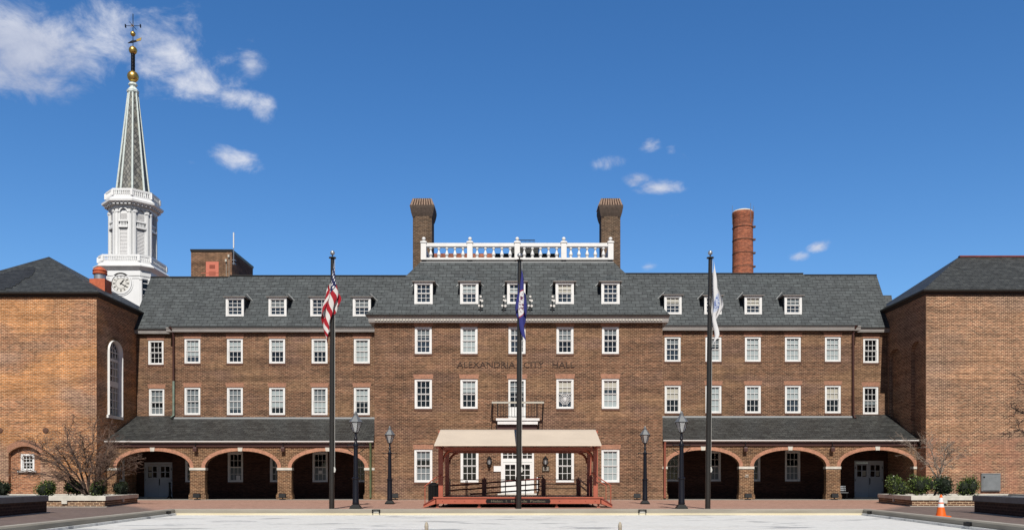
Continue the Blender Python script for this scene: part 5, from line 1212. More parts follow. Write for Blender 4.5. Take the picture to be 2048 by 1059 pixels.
# posts with braces
ez_, ry_, rz_ = Z(888.3, 35.2), 38.0, Z(858.2, 38.0)
ex0, ex1 = X(868.5, 35.2), X(1203, 35.2)
px0, px1 = X(881.5, 36.9), X(1191, 36.9)
bmz = ez_ - .14
for s_, x in ((-1, px0), (1, px1)):
    for yy in (36.95, 40.3):
        po = MB(); po.bbox(x - .10, x + .10, yy - .1, yy + .1, dz + .002, bmz, .012); po_ = po.build('post', M['salmon_paint'], pv)
        q = MB(); ds = -s_
        pts = [Vector((x + ds * (.10 + .42 * (1 - math.cos(t * math.pi / 2))), yy, bmz - .52 + .50 * math.sin(t * math.pi / 2))) for t in [k / 6 for k in range(7)]]
        q.tube(pts, .055, 4); q.build('brace', M['salmon_paint'], po_)
    q = MB(); q.box(x - .07, x + .07, 35.3, 40.7, bmz + .012, ez_ - .02).box(x - .05, x + .05, 37.95, 38.05, ez_ - .02, rz_ - .06); q.build('tie_beam', M['salmon_paint'], pv)
q = MB()
for yy in (36.95, 40.3): q.box(px0 + .1, px1 - .1, yy - .06, yy + .06, bmz - .03, bmz + .10)
q.box(px0 - .2, px1 + .2, ry_ - .05, ry_ + .05, rz_ - .17, rz_ - .05)
q.build('beam', M['salmon_paint'], pv)
q = MB(); nr = 9
for i in range(nr):
    x = ex0 + .25 + (ex1 - ex0 - .5) * i / (nr - 1)
    q.tube([(x, 35.3, ez_ - .02), (x, ry_, rz_ - .08), (x, 40.7, ez_ - .02)], .035, 4)
q.build('rafters', M['salmon_paint'], pv)
# canvas, gently sagging between the rafters
q = MB(); NXc, NYc = 64, 16
vs_ = []
for j in range(NYc + 1):
    t_ = j / NYc; y = 35.2 + (40.8 - 35.2) * t_; zb = ez_ + (rz_ - ez_) * (1 - abs(2 * t_ - 1))
    for i in range(NXc + 1):
        s_ = i / NXc; ph = (s_ * (nr - 1)) % 1.0
        sag = -.022 * math.sin(math.pi * ph) * math.sin(math.pi * min(1, abs(2 * t_ - 1) * 1.0)) - .012 * math.sin(9 * s_ + 4 * t_)* math.sin(math.pi * abs(2 * t_ - 1))
        vs_.append((ex0 + (ex1 - ex0) * s_, y, zb + sag))
q.add(vs_, [(j * (NXc + 1) + i, j * (NXc + 1) + i + 1, (j + 1) * (NXc + 1) + i + 1, (j + 1) * (NXc + 1) + i) for j in range(NYc) for i in range(NXc)])
for (yy, dy) in ((35.2, -.004), (40.8, .004)):     # hanging hem
    q.poly([(ex0, yy, ez_), (ex1, yy, ez_), (ex1, yy + dy, ez_ - .055), (ex0, yy + dy, ez_ - .055)])
cvs = q.build('canopy', M['canvas'], pv, smooth=True)
# hanging lamp brackets below the canopy
for px in (961, 1103): 
    x = X(px, 40.8); q = MB(); q.tube([(x, 40.8, bmz - .02), (x, 40.8, Z(905, 40.8))], .03, 5); q.build('hanger', M['maroon_shaded_paint'], pv)
# railings at the back and the ramp behind
yr = 41.6
def rpost(px, yy=yr, top=955, name='newel_post', w_=.11):
    x = X(px, yy); q = MB(); zt = Z(top, yy); q.bbox(x - w_, x + w_, yy - w_, yy + w_, dz + .002, zt, .02); q.box(x - .03, x + .03, yy - .03, yy + .03, zt, zt + .07); q.build(name, M['maroon_shaded_paint'], pv)
for px in (896.5, 968.5, 1087, 1157): rpost(px, top=956.5)
q = MB()
for py in (958.5, 967, 976): q.box(X(1089, yr), X(1155, yr), yr - .025, yr + .025, Z(py, yr) - .025, Z(py, yr) + .025)
q.box(X(898, yr), X(1085, yr), yr - .02, yr + .02, Z(958.5, yr) - .02, Z(958.5, yr) + .02)
q.build('back_rail', M['maroon_shaded_paint'], pv)
q = MB(); y2 = 42.3
for (xa, ya_, xb, yb2) in ((897, 970.5, 1080, 956.5), (897, 980, 1080, 967), (940, 987.5, 1080, 977.5)):
    q.tube([(X(xa, y2), y2, Z(ya_, y2)), (X(xb, y2), y2, Z(yb2, y2))], .04, 5)
for px in (932, 934.5, 1011, 1051): q.box(X(px, y2) - .022, X(px, y2) + .022, y2 - .02, y2 + .02, dz, Z(960, y2))
q.build('ramp_rail', M['maroon_shaded_paint'], pv)
q = MB()
for (ya_, yb2) in ((957, 972), (968, 983)): q.tube([(X(1158, 41.4), 41.4, Z(ya_, 41.4)), (X(1176, 38.4), 38.4, Z(yb2 - .5, 38.4))], .04, 5)
q.box(X(1160, yr), X(1178, yr), yr - .02, yr + .02, Z(962, yr), Z(961, yr))
q.build('stair_rail', M['maroon_shaded_paint'], pv)
for px in (1176, 1182): rpost(px, 38.4, 951 if px > 1180 else 957, 'newel_post', .06)
# sign board on the fascia
q = MB(); a, b = X(971.5, YS), X(1101, YS); m0, m1 = fb + .005, dz - .055; c = .06
q.prism([(a + c, m0), (b - c, m0), (b, (m0 + m1) / 2), (b - c, m1), (a + c, m1), (a, (m0 + m1) / 2)], YS - .085, YS - .052); sg = q.build('sign_board', M['black_iron'], pv)
q = MB(); q.prism([(a + c, m0), (b - c, m0), (b - c, m0 + .018), (a + c, m0 + .018)], YS - .095, YS - .086); q.prism([(a + c, m1 - .018), (b - c, m1 - .018), (b - c, m1), (a + c, m1)], YS - .095, YS - .086); q.build('sign_border', M['maroon_shaded_paint'], sg)
mb = text_mesh('Helen  I.  Mirande  Pavilion', 1.0, .02, lambda a, b, c: (a, b, c))
wd = max(v[0] for v in mb.v) - min(v[0] for v in mb.v); hh = max(v[1] for v in mb.v) - min(v[1] for v in mb.v)
mx_ = (min(v[1] for v in mb.v) + max(v[1] for v in mb.v)) / 2
mb.v = [((a + b) / 2 + v[0] * (b - a) * .83 / wd, YS - .092 - v[2] * .1, (m0 + m1) / 2 + (v[1] - mx_) * .105 / hh) for v in mb.v]
mb.build('sign_lettering', M['sign_gold'], sg)

# bin, sign stand
tb = thing('trash_bin', (X(868, 38.4), 38.4, 0), 'black street litter bin standing at the left end of the stage', 'bin')
x, yy = X(867.5, 38.4), 38.4
q = MB(); zt = Z(966, yy); q.lathe([(.215, .02), (.235, .08), (.235, zt - .14), (.25, zt - .12), (.25, zt - .07)], x, yy, 20); q.build('body', M['black_iron'], tb, smooth=True)
q = MB(); q.lathe([(.25, zt - .07), (.20, zt - .01), (.10, zt + .02), (.10, zt + .05), (.03, zt + .06)], x, yy, 20); q.build('lid', M['black_iron'], tb, smooth=True)
q = MB()
for k in range(20): a = 2 * math.pi * k / 20; q.box(x + .238 * math.cos(a) - .012, x + .238 * math.cos(a) + .012, yy + .238 * math.sin(a) - .012, yy + .238 * math.sin(a) + .012, .1, zt - .14)
q.build('slats', M['black_iron'], tb)
ys = 43.0; x = X(1081, ys); ss = thing('hand_truck', (x, ys, dz), 'slim black folded frame with its lit edge painted white leaning behind the stage right of the entrance', 'folded cart')
z0 = dz - .02; z1 = Z(949, ys)
q = MB()
for dx in (-.11, .12): q.tube([(x + dx, ys, z0 + .1), (x + dx * .9, ys, z1 - .08), (x + dx * .4, ys, z1)], .03, 6)
for k in range(4): q.tube([(x - .11, ys, z0 + .25 + k * .23), (x + .12, ys, z0 + .25 + k * .23)], .02, 5)
q.build('frame', M['black_iron'], ss)
q = MB(); q.box(x - .19, x - .14, ys - .03, ys + .05, z0 + .2, z1 - .1); q.build('lit_edge', M['paper'], ss)  # white strip stands for the sunlit left side of the frame
q = MB()
for dx in (-.16, .15): q.tube([(x + dx - .03, ys, z0 + .09), (x + dx + .03, ys, z0 + .09)], .09, 12)
q.build('wheels', M['black_iron'], ss)

# wall lanterns, plaque, notices
for px, desc in ((978.5, 'left of the entrance doors above the white notice'), (1091, 'right of the entrance doors above the dark plaque')):
    yy = YC - .22; x = X(px, yy); z0, z1 = Z(934, yy), Z(911, yy); wl_ = thing('wall_lantern', (x, YC, z0), 'black wall lantern ' + desc, 'lantern', 'wall lanterns beside the entrance')
    hN = z1 - z0
    q = MB(); q.lathe([(.03, z0 - .0), (.10, z0 + .10 * hN), (.03, z0 + .2 * hN), (.04, z0 + .28 * hN)], x, yy, 10); q.tube([(x, yy, z0 + .1 * hN), (x, YC, z0 + .25 * hN)], .03, 6); q.build('bracket', M['black_iron'], wl_)
    q = MB(); q.lathe([(.10, z0 + .28 * hN), (.16, z0 + .7 * hN)], x, yy, 6); q.build('lantern_glass', M['lantern_glass'], wl_)
    q = MB()
    for k in range(6): a = 2 * math.pi * k / 6; q.tube([(x + .10 * math.cos(a), yy + .10 * math.sin(a), z0 + .28 * hN), (x + .16 * math.cos(a), yy + .16 * math.sin(a), z0 + .7 * hN)], .014, 4)
    q.lathe([(.20, z0 + .7 * hN), (.20, z0 + .73 * hN), (.10, z0 + .86 * hN), (.08, z0 + .90 * hN), (.02, z0 + 1.0 * hN)], x, yy, 12); q.lathe([(.05, z0 + .3 * hN), (.03, z0 + .5 * hN)], x, yy, 6); q.build('lantern_cap', M['black_iron'], wl_)
def sign(px0_, px1_, py0, py1, Y, name, label, m, lines, ink='ink', th=.03, framed=None, cat='sign'):
    a, b, z1, z0 = X(px0_, Y), X(px1_, Y), Z(py0, Y), Z(py1, Y)
    s_ = thing(name, ((a + b) / 2, Y, z0), label, cat)
    q = MB(); q.box(a, b, Y - th - .004, Y - .004, z0, z1); q.build('board', M[framed or m], s_)
    if framed: q = MB(); q.box(a + .06, b - .06, Y - th - .012, Y - th - .005, z0 + .06, z1 - .06); q.build('field', M[m], s_)
    yy = Y - th - (.016 if framed else .008)
    for k, ln in enumerate(lines):
        if not ln: continue
        mb = text_mesh(ln, 1.0, .01, lambda a_, b_, c_: (a_, b_, c_)); wd = max(v[0] for v in mb.v) - min(v[0] for v in mb.v)
        hz = (z1 - z0 - .1) / len(lines); zc_ = z1 - .05 - hz * (k + .5); sx = min((b - a - .12) / wd, hz * .9)
        mb.v = [((a + b) / 2 + v[0] * sx, yy - v[2] * .05, zc_ + v[1] * hz * .85) for v in mb.v]; mb.build('lettering', M[ink], s_)
    return s_
sign(987.5, 1002, 931, 942, YC - .02, 'notice_board', 'white notice board fixed to the brick left of the entrance doors', 'paper', ['', ''])
sign(1084, 1099, 931, 942, YC - .02, 'wall_plaque', 'dark metal plaque with a pale field under the lantern right of the entrance', 'plaque_field', ['', ''], framed='plaque_metal')
sign(356.5, 371, 940, 949.5, YB - .02, 'door_notice', 'white notice on the dark wall right of the left arcade doors', 'paper', ['————', '———'], cat='sign')
sign(1717, 1729, 955.5, 961, YB + .075, 'door_sign', 'pale sign with two dark lines on the left leaf of the right arcade doors', 'door_blue', ['————', '———'], th=.012)
# posted paper lace in a centre window, paper sheets in two arcade windows
sign(472.5, 480.5, 950, 959, Y0 + .09, 'window_notice', 'small white paper posted inside the window seen through the second left arch', 'paper', ['', ''], th=.006, cat='paper notice')
sign(636.5, 645, 940, 946, Y0 + .09, 'window_notice', 'small white paper posted in the window seen through the third left arch', 'paper', ['', ''], th=.006, cat='paper notice')
x, yy = X(1130, YC), YC + .085; zc_ = Z(797, YC)
lc = thing('paper_snowflake', (x, yy, zc_), 'lacy white paper snowflake hung in a middle window right of the balcony', 'paper decoration')
q = MB(); rs = .36
for k in range(8):
    a = math.pi * k / 8; q.tube([(x - rs * math.cos(a), yy, zc_ - rs * math.sin(a)), (x + rs * math.cos(a), yy, zc_ + rs * math.sin(a))], .014, 4)
for rr in (.14, .25, .35): q.tube([(x + rr * math.cos(2 * math.pi * k / 16) * (1 + .1 * (k % 2)), yy + .004, zc_ + rr * math.sin(2 * math.pi * k / 16) * (1 + .1 * (k % 2))) for k in range(17)], .016, 4)
q.build('paper', M['paper'], lc)
# bollard by the left doors, bench in the right arcade, bracket on a pier
x, yy = X(339.5, 59.4), 59.4; bd = thing('bollard', (x, yy, 0), 'slim dark post bollard in front of the right leaf of the left arcade doors', 'bollard')
q = MB(); q.lathe([(.19, .004), (.19, .05), (.10, .16), (.075, .25), (.07, Z(966, yy))], x, yy, 12); q.build('post', M['black_iron'], bd, smooth=True)
q = MB(); q.lathe([(.09, Z(966, yy)), (.10, Z(965, yy)), (.06, Z(963.6, yy)), (.01, Z(963, yy))], x, yy, 12); q.build('cap', M['black_iron'], bd, smooth=True)
yy = 57.8; bn = thing('bench', (X(1687, yy), yy, 0), 'pale slatted bench in the shade just inside the last right arch', 'bench')
q = MB(); xa, xb = X(1664, yy), X(1694, yy)
for k in range(4): q.box(xa, xb, yy - .25 + k * .12, yy - .16 + k * .12, .43, .46)
q.build('seat', M['galvanised'], bn); q = MB()
for k in range(3): q.box(xa, xb, yy + .24 + k * .02, yy + .27 + k * .02, .56 + k * .13, .65 + k * .13)
q.build('backrest', M['galvanised'], bn)
for x in (xa + .1, xb - .1):
    q = MB(); q.tube([(x, yy - .24, .004), (x, yy - .24, .43)], .03, 6).tube([(x, yy + .18, .004), (x, yy + .30, .92)], .03, 6).tube([(x, yy - .24, .40), (x, yy + .22, .40)], .025, 6); q.build('leg', M['black_iron'], bn)
x, yy, z = X(1493, YA), YA, Z(950.5, YA); bk = MB(); bk.tube([(x - .09, yy - .02, z - .05), (x - .09, yy - .1, z + .05), (x + .09, yy - .1, z + .05), (x + .09, yy - .02, z - .05)], .025, 6); bk.box(x - .12, x + .12, yy - .03, yy - .002, z - .08, z - .03)
tag(bk.build('pier_bracket', M['limestone'], loc=(x, yy, z)), 'small pale metal bracket on the brick pier right of the white flag pole', 'bracket')

# ------------------------------------------------------------------ street lamps
def street_lamp(x, y, label):
    t_ = thing('street_lamp', (x, y, 0), label, 'street lamp', 'lantern street lamps on the square')
    q = MB(); q.rects([(x - .22, x + .22, y - .22, y + .22, .004), (x - .22, x + .22, y - .22, y + .22, .06), (x - .13, x + .13, y - .13, y + .13, .19)]); q.build('base', M['black_iron'], t_)
    q = MB(); q.lathe([(.125, .19), (.145, .24), (.13, .30), (.125, 1.20), (.15, 1.22), (.15, 1.27), (.10, 1.31)], x, y, 16); q.build('pedestal', M['black_blue'], t_, smooth=True)
    q = MB(); q.lathe([(.098, 1.30), (.085, 2.55), (.11, 2.57), (.11, 2.62), (.07, 2.66), (.05, 2.80), (.085, 2.85), (.045, 2.92), (.05, 3.08), (.09, 3.11)], x, y, 14); q.build('shaft', M['black_blue'], t_, smooth=True)
    q = MB(); q.tube([(x - .34, y, 2.60), (x + .34, y, 2.60)], .02, 6)
    for s_ in (-1, 1): q.tube([(x + s_ * .10, y, 2.28), (x + s_ * .19, y, 2.33), (x + s_ * .36, y, 2.47)], .014, 5).ball((x + s_ * .34, y, 2.60), .03, 8)
    q.build('ladder_bar', M['black_iron'], t_)
    n = 6; z0, z1 = 3.12, 3.53; r0, r1 = .10, .245
    q = MB(); q.lathe([(r0, z0), (r1, z1)], x, y, n, cap=False); q.build('lantern_glass', M['lantern_glass'], t_)
    q = MB()
    for k in range(n): a = 2 * math.pi * k / n; q.tube([(x + r0 * math.cos(a), y + r0 * math.sin(a), z0), (x + (r1 + .005) * math.cos(a), y + (r1 + .005) * math.sin(a), z1)], .013, 4)
    for (r, z) in ((r0, z0), (r1 + .012, z1)): q.tube([(x + r * math.cos(2 * math.pi * k / n), y + r * math.sin(2 * math.pi * k / n), z) for k in range(n + 1)], .017, 4)
    q.build('lantern_frame', M['black_iron'], t_)
    q = MB(); q.lathe([(.05, z0), (.035, z0 + .12), (.045, z0 + .14), (.05, z0 + .25), (.02, z0 + .30)], x, y, 8); q.build('burner', M['lens_lamp'], t_)
    q = MB(); q.lathe([(r1 + .03, z1), (r1 + .03, z1 + .02), (.17, z1 + .16), (.085, z1 + .27), (.085, z1 + .31), (.10, z1 + .33), (.05, z1 + .37), (.055, z1 + .40), (.015, z1 + .46)], x, y, n); q.build('lantern_roof', M['lamp_roof'], t_)
    return t_
mat('lamp_roof', (.20, .21, .22), .35, metal=.4)
L0 = street_lamp(X(711.5, 34.2), 34.2, 'black lantern lamp post standing just right of the striped flag pole')
for (px, yy, lab) in ((1363, 34.2, 'black lantern lamp post standing just left of the white flag pole'), (779.5, 43.0, 'black lantern lamp post with its square foot showing, left of the covered stage'), (1290, 43.0, 'black lantern lamp post with its square foot showing, right of the covered stage')):
    o = copy_tree(L0); o.location = (X(px, yy), yy, 0); o['label'] = lab

# ------------------------------------------------------------------ flagpoles and flags
YP = 34.4
poles = [(663.5, 665, 505, 'dark bronze flagpole carrying the red and white striped flag'), (1037.5, 1039, 510, 'dark bronze flagpole in front of the entrance carrying the dark blue flag'), (1415.5, 1420.5, 505, 'dark bronze flagpole on the right carrying the white flag')]
for (pb, ptp, pty, lab) in poles:
    xb, xt = X(pb, YP), X(ptp, YP); zt = Z(pty + 12, YP); t_ = thing('flagpole', (xb, YP, 0), lab, 'flagpole', 'flagpoles in front of the town hall')
    q = MB(); ks = [0, .3, .6, .85, 1.0]; q.tube([(xb + (xt - xb) * k, YP, zt * k) for k in ks], [.108, .106, .098, .084, .075], 20); q.build('pole', M['bronze_pole'], t_, smooth=True)
    q = MB(); q.lathe([(.07, zt), (.15, zt + .02), (.15, zt + .05), (.05, zt + .07), (.025, zt + .09), (.025, zt + .17)], xt, YP, 14); q.build('truck', M['bronze_pole'], t_, smooth=True)
    q = MB(); q.ball((xt, YP, zt + .24), .095, 18); q.build('ball_finial', M['galvanised'], t_, smooth=True)
    q = MB(); x = xb + .125; q.tube([(x, YP - .02, 1.55), (xt + .10, YP - .02, zt + .01)], .008, 4); q.build('halyard', M['rope'], t_)
    q = MB(); q.box(xb + .10, xb + .14, YP - .06, YP + .02, 1.50, 1.72); q.tube([(xb + .14, YP - .04, 1.52), (xb + .16, YP - .05, 1.60), (xb + .13, YP - .04, 1.70)], .02, 5); q.build('cleat', M['rope'], t_)

def flag_mat(kind):
    m = bpy.data.materials.new('flag_' + kind); m.use_nodes = True; t = NT(m.node_tree); b = t.n['Principled BSDF']; b.inputs['Roughness'].default_value = .75
    b.inputs['Specular IOR Level'].default_value = .2
    uv = t.new('ShaderNodeUVMap').outputs[0]; sp = t.new('ShaderNodeSeparateXYZ', ins={0: uv}); u, v = sp.outputs[0], sp.outputs[1]
    if kind == 'stripes':
        st = t.math('MODULO', t.math('FLOOR', t.math('MULTIPLY', v, 13.0)), 2.0)
        c = t.mix(st, (.42, .022, .035, 1), (.78, .76, .74, 1))
        can = t.math('MULTIPLY', t.math('LESS_THAN', u, .40), t.math('LESS_THAN', v, 7 / 13))
        gu = t.math('SUBTRACT', t.math('FRACT', t.math('MULTIPLY', u, 15.0)), .5); gv = t.math('SUBTRACT', t.math('FRACT', t.math('MULTIPLY', v, 9.3)), .5)
        dd = t.math('ADD', t.math('MULTIPLY', gu, gu), t.math('MULTIPLY', gv, gv)); star = t.math('LESS_THAN', dd, .075)
        c = t.mix(can, c, t.mix(star, (.018, .024, .095, 1), (.8, .8, .8, 1)))
    else:
        du = t.math('MULTIPLY', t.math('SUBTRACT', u, .5), 1.55); dv = t.math('SUBTRACT', v, .5)
        r = t.math('SQRT', t.math('ADD', t.math('MULTIPLY', du, du), t.math('MULTIPLY', dv, dv)))
        fig = t.ramp(t.noise(uv, 16, 2), .5, .56)
        if kind == 'blue':
            c = t.mix(t.math('LESS_THAN', r, .30), (.045, .05, .23, 1), t.mix(t.math('MULTIPLY', fig, t.math('LESS_THAN', r, .21)), (.78, .77, .78, 1), (.16, .05, .10, 1)))
            c = t.mix(t.math('MULTIPLY', t.math('GREATER_THAN', r, .27), t.math('LESS_THAN', r, .30)), c, (.34, .06, .09, 1))
        else:
            seal = t.mix(t.math('MULTIPLY', fig, t.math('LESS_THAN', r, .17)), (.60, .66, .80, 1), (.13, .19, .46, 1))
            c = t.mix(t.math('LESS_THAN', r, .20), (.80, .80, .81, 1), seal)
    t.set(b.inputs['Base Color'], c)
    tl = t.new('ShaderNodeBsdfTranslucent', ins={'Color': c}); ms = t.new('ShaderNodeMixShader', ins={0: .22})
    t.l.new(b.outputs[0], ms.inputs[1]); t.l.new(tl.outputs[0], ms.inputs[2]); t.l.new(ms.outputs[0], t.n['Material Output'].inputs[0])
    return m
def flag(name, label, kind, x0, ztop, zbot, path, folds, depth, seed):
    """limp flag: t runs down the hanging cloth, path = [(t, centre x, half width)]"""
    r_ = random.Random(seed); NU, NV = 72, 48; Hh = 1.55; tot = ztop - zbot; Ld = tot - Hh
    def ev(t_, k):
        for i in range(len(path) - 1):
            if t_ <= path[i + 1][0]:
                f_ = (t_ - path[i][0]) / (path[i + 1][0] - path[i][0]); f_ = f_ * f_ * (3 - 2 * f_); return path[i][k] + (path[i + 1][k] - path[i][k]) * f_
        return path[-1][k]
    vs_, uvs = [], []
    for j in range(NV + 1):
        v = j / NV
        for i in range(NU + 1):
            u = i / NU; t_ = (v * Hh + u * Ld) / tot; q_ = u - v
            cx_, hw = ev(t_, 1), ev(t_, 2)
            ph = folds * q_ * math.pi + 1.2 * math.sin(2.2 * t_ + seed)
            x = x0 + cx_ + hw * (q_ * .75 + .32 * math.sin(ph * 1.7))
            y = YP - .14 - depth * math.cos(ph) * min(1, .25 + t_ * 1.6) - .03 * math.sin(7 * t_ + 5 * q_)
            z = ztop - t_ * tot + .03 * math.sin(ph)
            vs_.append((x, y, z)); uvs.append((u, v))
    me = bpy.data.meshes.new(name); o = bpy.data.objects.new(name, me); col.objects.link(o); o.location = (x0, YP, zbot)
    fs = [(j * (NU + 1) + i, j * (NU + 1) + i + 1, (j + 1) * (NU + 1) + i + 1, (j + 1) * (NU + 1) + i) for j in range(NV) for i in range(NU)]
    me.from_pydata([(a - x0, b - YP, c - zbot) for a, b, c in vs_], [], fs)
    ul = me.uv_layers.new(name='UVMap')
    for lp in me.loops: ul.data[lp.index].uv = uvs[lp.vertex_index]
    me.materials.append(flag_mat(kind))
    for p in me.polygons: p.use_smooth = True
    tag(o, label, 'flag', 'flags hanging from the flagpoles'); return o
k_ = YP / F
flag('flag', 'limp red and white striped flag with a starred blue corner', 'stripes', X(664.8, YP), Z(524, YP), Z(688, YP), [(0, 5 * k_, 1.5 * k_), (.22, 4 * k_, 9 * k_), (.40, 3.5 * k_, 19 * k_), (.60, -6 * k_, 17 * k_), (.78, -12 * k_, 14 * k_), (1, -6 * k_, 6 * k_)], 2.0, .14, 3)
flag('flag', 'limp dark blue flag with a white round seal hanging before the entrance', 'blue', X(1039, YP), Z(531, YP), Z(687, YP), [(0, 5 * k_, 1.5 * k_), (.3, 4 * k_, 9 * k_), (.55, 3 * k_, 14 * k_), (.72, 4 * k_, 11 * k_), (1, 10 * k_, 7 * k_)], 2.2, .12, 5)
flag('flag', 'limp white flag with a pale blue seal on the right flagpole', 'white', X(1420, YP), Z(521, YP), Z(692, YP), [(0, 6 * k_, 1.5 * k_), (.3, 9 * k_, 9 * k_), (.52, 12 * k_, 14 * k_), (.68, 6 * k_, 8 * k_), (.88, 11 * k_, 10 * k_), (1, 4 * k_, 5 * k_)], 1.8, .12, 8)

# ------------------------------------------------------------------ planters, bushes, trees, cone
def planter(pts, zt, label, cap_m='limestone', lights=()):
    c = (sum(p[0] for p in pts) / len(pts), sum(p[1] for p in pts) / len(pts)); t_ = thing('planter', (*c, 0), label, 'planter', 'brick planters round the square')
    if sum(pts[i][0] * pts[(i + 1) % len(pts)][1] - pts[(i + 1) % len(pts)][0] * pts[i][1] for i in range(len(pts))) > 0: pts = pts[::-1]
    # offset() moves outwards for clockwise input
    o0, o1, i1, i0 = offset(pts, 0), offset(pts, .05), offset(pts, -.42), offset(pts, -.37)
    n = len(pts); ch = .2
    q = MB(); q.add([(x, y, 0) for x, y in o0] + [(x, y, zt - ch) for x, y in o0], [(i, (i + 1) % n, n + (i + 1) % n, n + i) for i in range(n)]); q.build('brick_wall', M['brick_planter' if cap_m == 'limestone' else 'brick_dark'], t_)  # grey-capped planters get dark brick standing for their shaded faces
    q = MB()
    rings = [[(x, y, z) for x, y in r] for r, z in ((o0, zt - ch), (o1, zt - ch), (o1, zt - .015), (offset(pts, .035), zt), (i1, zt), (i1, zt - .25))]
    vs_ = [p for r in rings for p in r]; q.add(vs_, [(k * n + i, k * n + (i + 1) % n, (k + 1) * n + (i + 1) % n, (k + 1) * n + i) for k in range(len(rings) - 1) for i in range(n)]); q.build('coping', M[cap_m], t_)
    q = MB(); q.poly([(x, y, zt - .10) for x, y in offset(pts, -.4)]); q.build('soil', M['soil'], t_)
    q = MB(); q.add([(x, y, .03) for x, y in offset(pts, .10)] + [(x, y, .0) for x, y in offset(pts, .10)] + [(x, y, .03) for x, y in offset(pts, 0.0)], [(i, (i + 1) % n, n + (i + 1) % n, n + i) for i in range(n)] + [(i, (i + 1) % n, 2 * n + (i + 1) % n, 2 * n + i) for i in range(n)]); q.build('footing', M['pale_path'], t_)
    for (x, y, nx_, ny_) in lights:
        tv = Vector((-ny_, nx_, 0)); p = Vector((x, y, .24)); q = MB()
        q.loft([[tuple(p + tv * (a * .12) + Vector((nx_, ny_, 0)) * d + Vector((0, 0, b * .09))) for a, b in ((-1, -1), (1, -1), (1, 1), (-1, 1))] for d in (-.02, .07)]); q.build('step_light', M['limestone'], t_)
    return t_
planter([(20.0, 46.7), (17.97, 38.4), (25.5, 38.2), (27.5, 46.7)], .49, 'brick planter with pale coping and bushes before the right wing', lights=[(X(1888, 38.3), 38.3, 0, -1), (18.95, 42.4, -.97, .24)])
planter([(-20.8, 45.8), (-18.4, 37.3), (-25.5, 37.3), (-28.2, 45.8)], .49, 'brick planter with pale coping, bushes and a bare shrub before the left wing', lights=[(X(130, 37.3), 37.3, 0, -1), (-19.55, 41.4, .97, .24)])
planter([(16.1, 29.7), (15.0, 24.6), (26, 24.6), (26, 29.7)], .62, 'shade-darkened brick planter wall with grey coping at the right edge behind the cone', 'granite_cap', lights=[])
planter([(-16.7, 29.7), (-15.6, 24.6), (-26, 24.6), (-26, 29.7)], .62, 'shade-darkened brick planter wall with grey coping at the left edge', 'granite_cap')

def bush_mesh(seed, leaf, n=1500):
    r_ = random.Random(seed); q = MB(); lobes = [(r_.uniform(-.45, .45), r_.uniform(-.45, .45), r_.uniform(.42, .72), r_.uniform(.36, .58)) for _ in range(9)]
    for _ in range(n):
        lx, ly, lz, lr = r_.choice(lobes); d = Vector((r_.gauss(0, 1), r_.gauss(0, 1), r_.gauss(0, 1))).normalized()
        p = Vector((lx, ly, lz)) + d * lr * r_.uniform(.62, 1.06)
        if p.z < .02: continue
        a = (d + Vector((r_.uniform(-1, 1), r_.uniform(-1, 1), r_.uniform(-.4, 1)))).normalized(); b = a.cross(Vector((r_.uniform(-1, 1), r_.uniform(-1, 1), r_.uniform(-1, 1)))).normalized(); s_ = r_.uniform(.045, .10)
        q.add([tuple(p - b * s_ * .45), tuple(p + a * s_), tuple(p + b * s_ * .45), tuple(p - a * s_ * .5)], [(0, 1, 2, 3)])
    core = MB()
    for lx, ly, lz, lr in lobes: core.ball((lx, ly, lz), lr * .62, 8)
    return q, core
BUSH = {}
for kname, leaf in (('green', 'leaf_green'), ('deep', 'leaf_deep')):
    for s_ in (1, 2):
        q, core = bush_mesh(40 + s_ + (9 if kname == 'deep' else 0), leaf)
        t_ = thing('bush', (0, 0, 0), 'bush', 'bush', 'clipped bushes in the planters')
        q.build('foliage', M[leaf], t_); core.build('dark_core', M['leaf_core'], t_)  # dark core balls fill the bush behind the leaves
        BUSH[(kname, s_)] = t_
used = set()
def bush(key, px, Y, w_px, top, zb, label, rot):
    src = BUSH[key]; o = src if key not in used else copy_tree(src); used.add(key)
    h = (Z(top, Y) - zb) / 1.12; wv = w_px * Y / F / 1.75
    o.location = (X(px, Y), Y, zb); o.scale = (wv, wv * .9, h); o.rotation_euler = (0, 0, rot); o['label'] = label
    return o
bush(('green', 1), 93, 41.5, 44, 959, .39, 'round green bush left of the bare shrub, nearest the small white window', .3)
bush(('green', 2), 146, 43, 46, 956, .39, 'green bush directly left of the stems of the bare shrub', 1.2)
bush(('green', 1), 197, 42, 40, 957, .39, 'green bush directly right of the stems of the bare shrub', 2.1)
bush(('deep', 1), 238, 43.5, 34, 960, .39, 'dark bush at the right end of the left planter, against the first arch', .7)
bush(('deep', 2), 8, 40, 50, 963, .39, 'dark bush cut by the left edge of the picture', 1.7)
bush(('green', 1), 1792, 43, 42, 949, .39, 'round green bush at the left end of the right planter, before the arcade doors', 3.0)
bush(('green', 2), 1841, 41.5, 56, 948, .39, 'bright green bush just left of the pale small tree in the right planter', 2.6)
bush(('deep', 1), 1890, 42.5, 48, 949, .39, 'dark bush just right of the pale small tree', 1.9)
bush(('green', 1), 1936, 41, 50, 951, .39, 'round green bush left of the steel wall cabinet', .9)

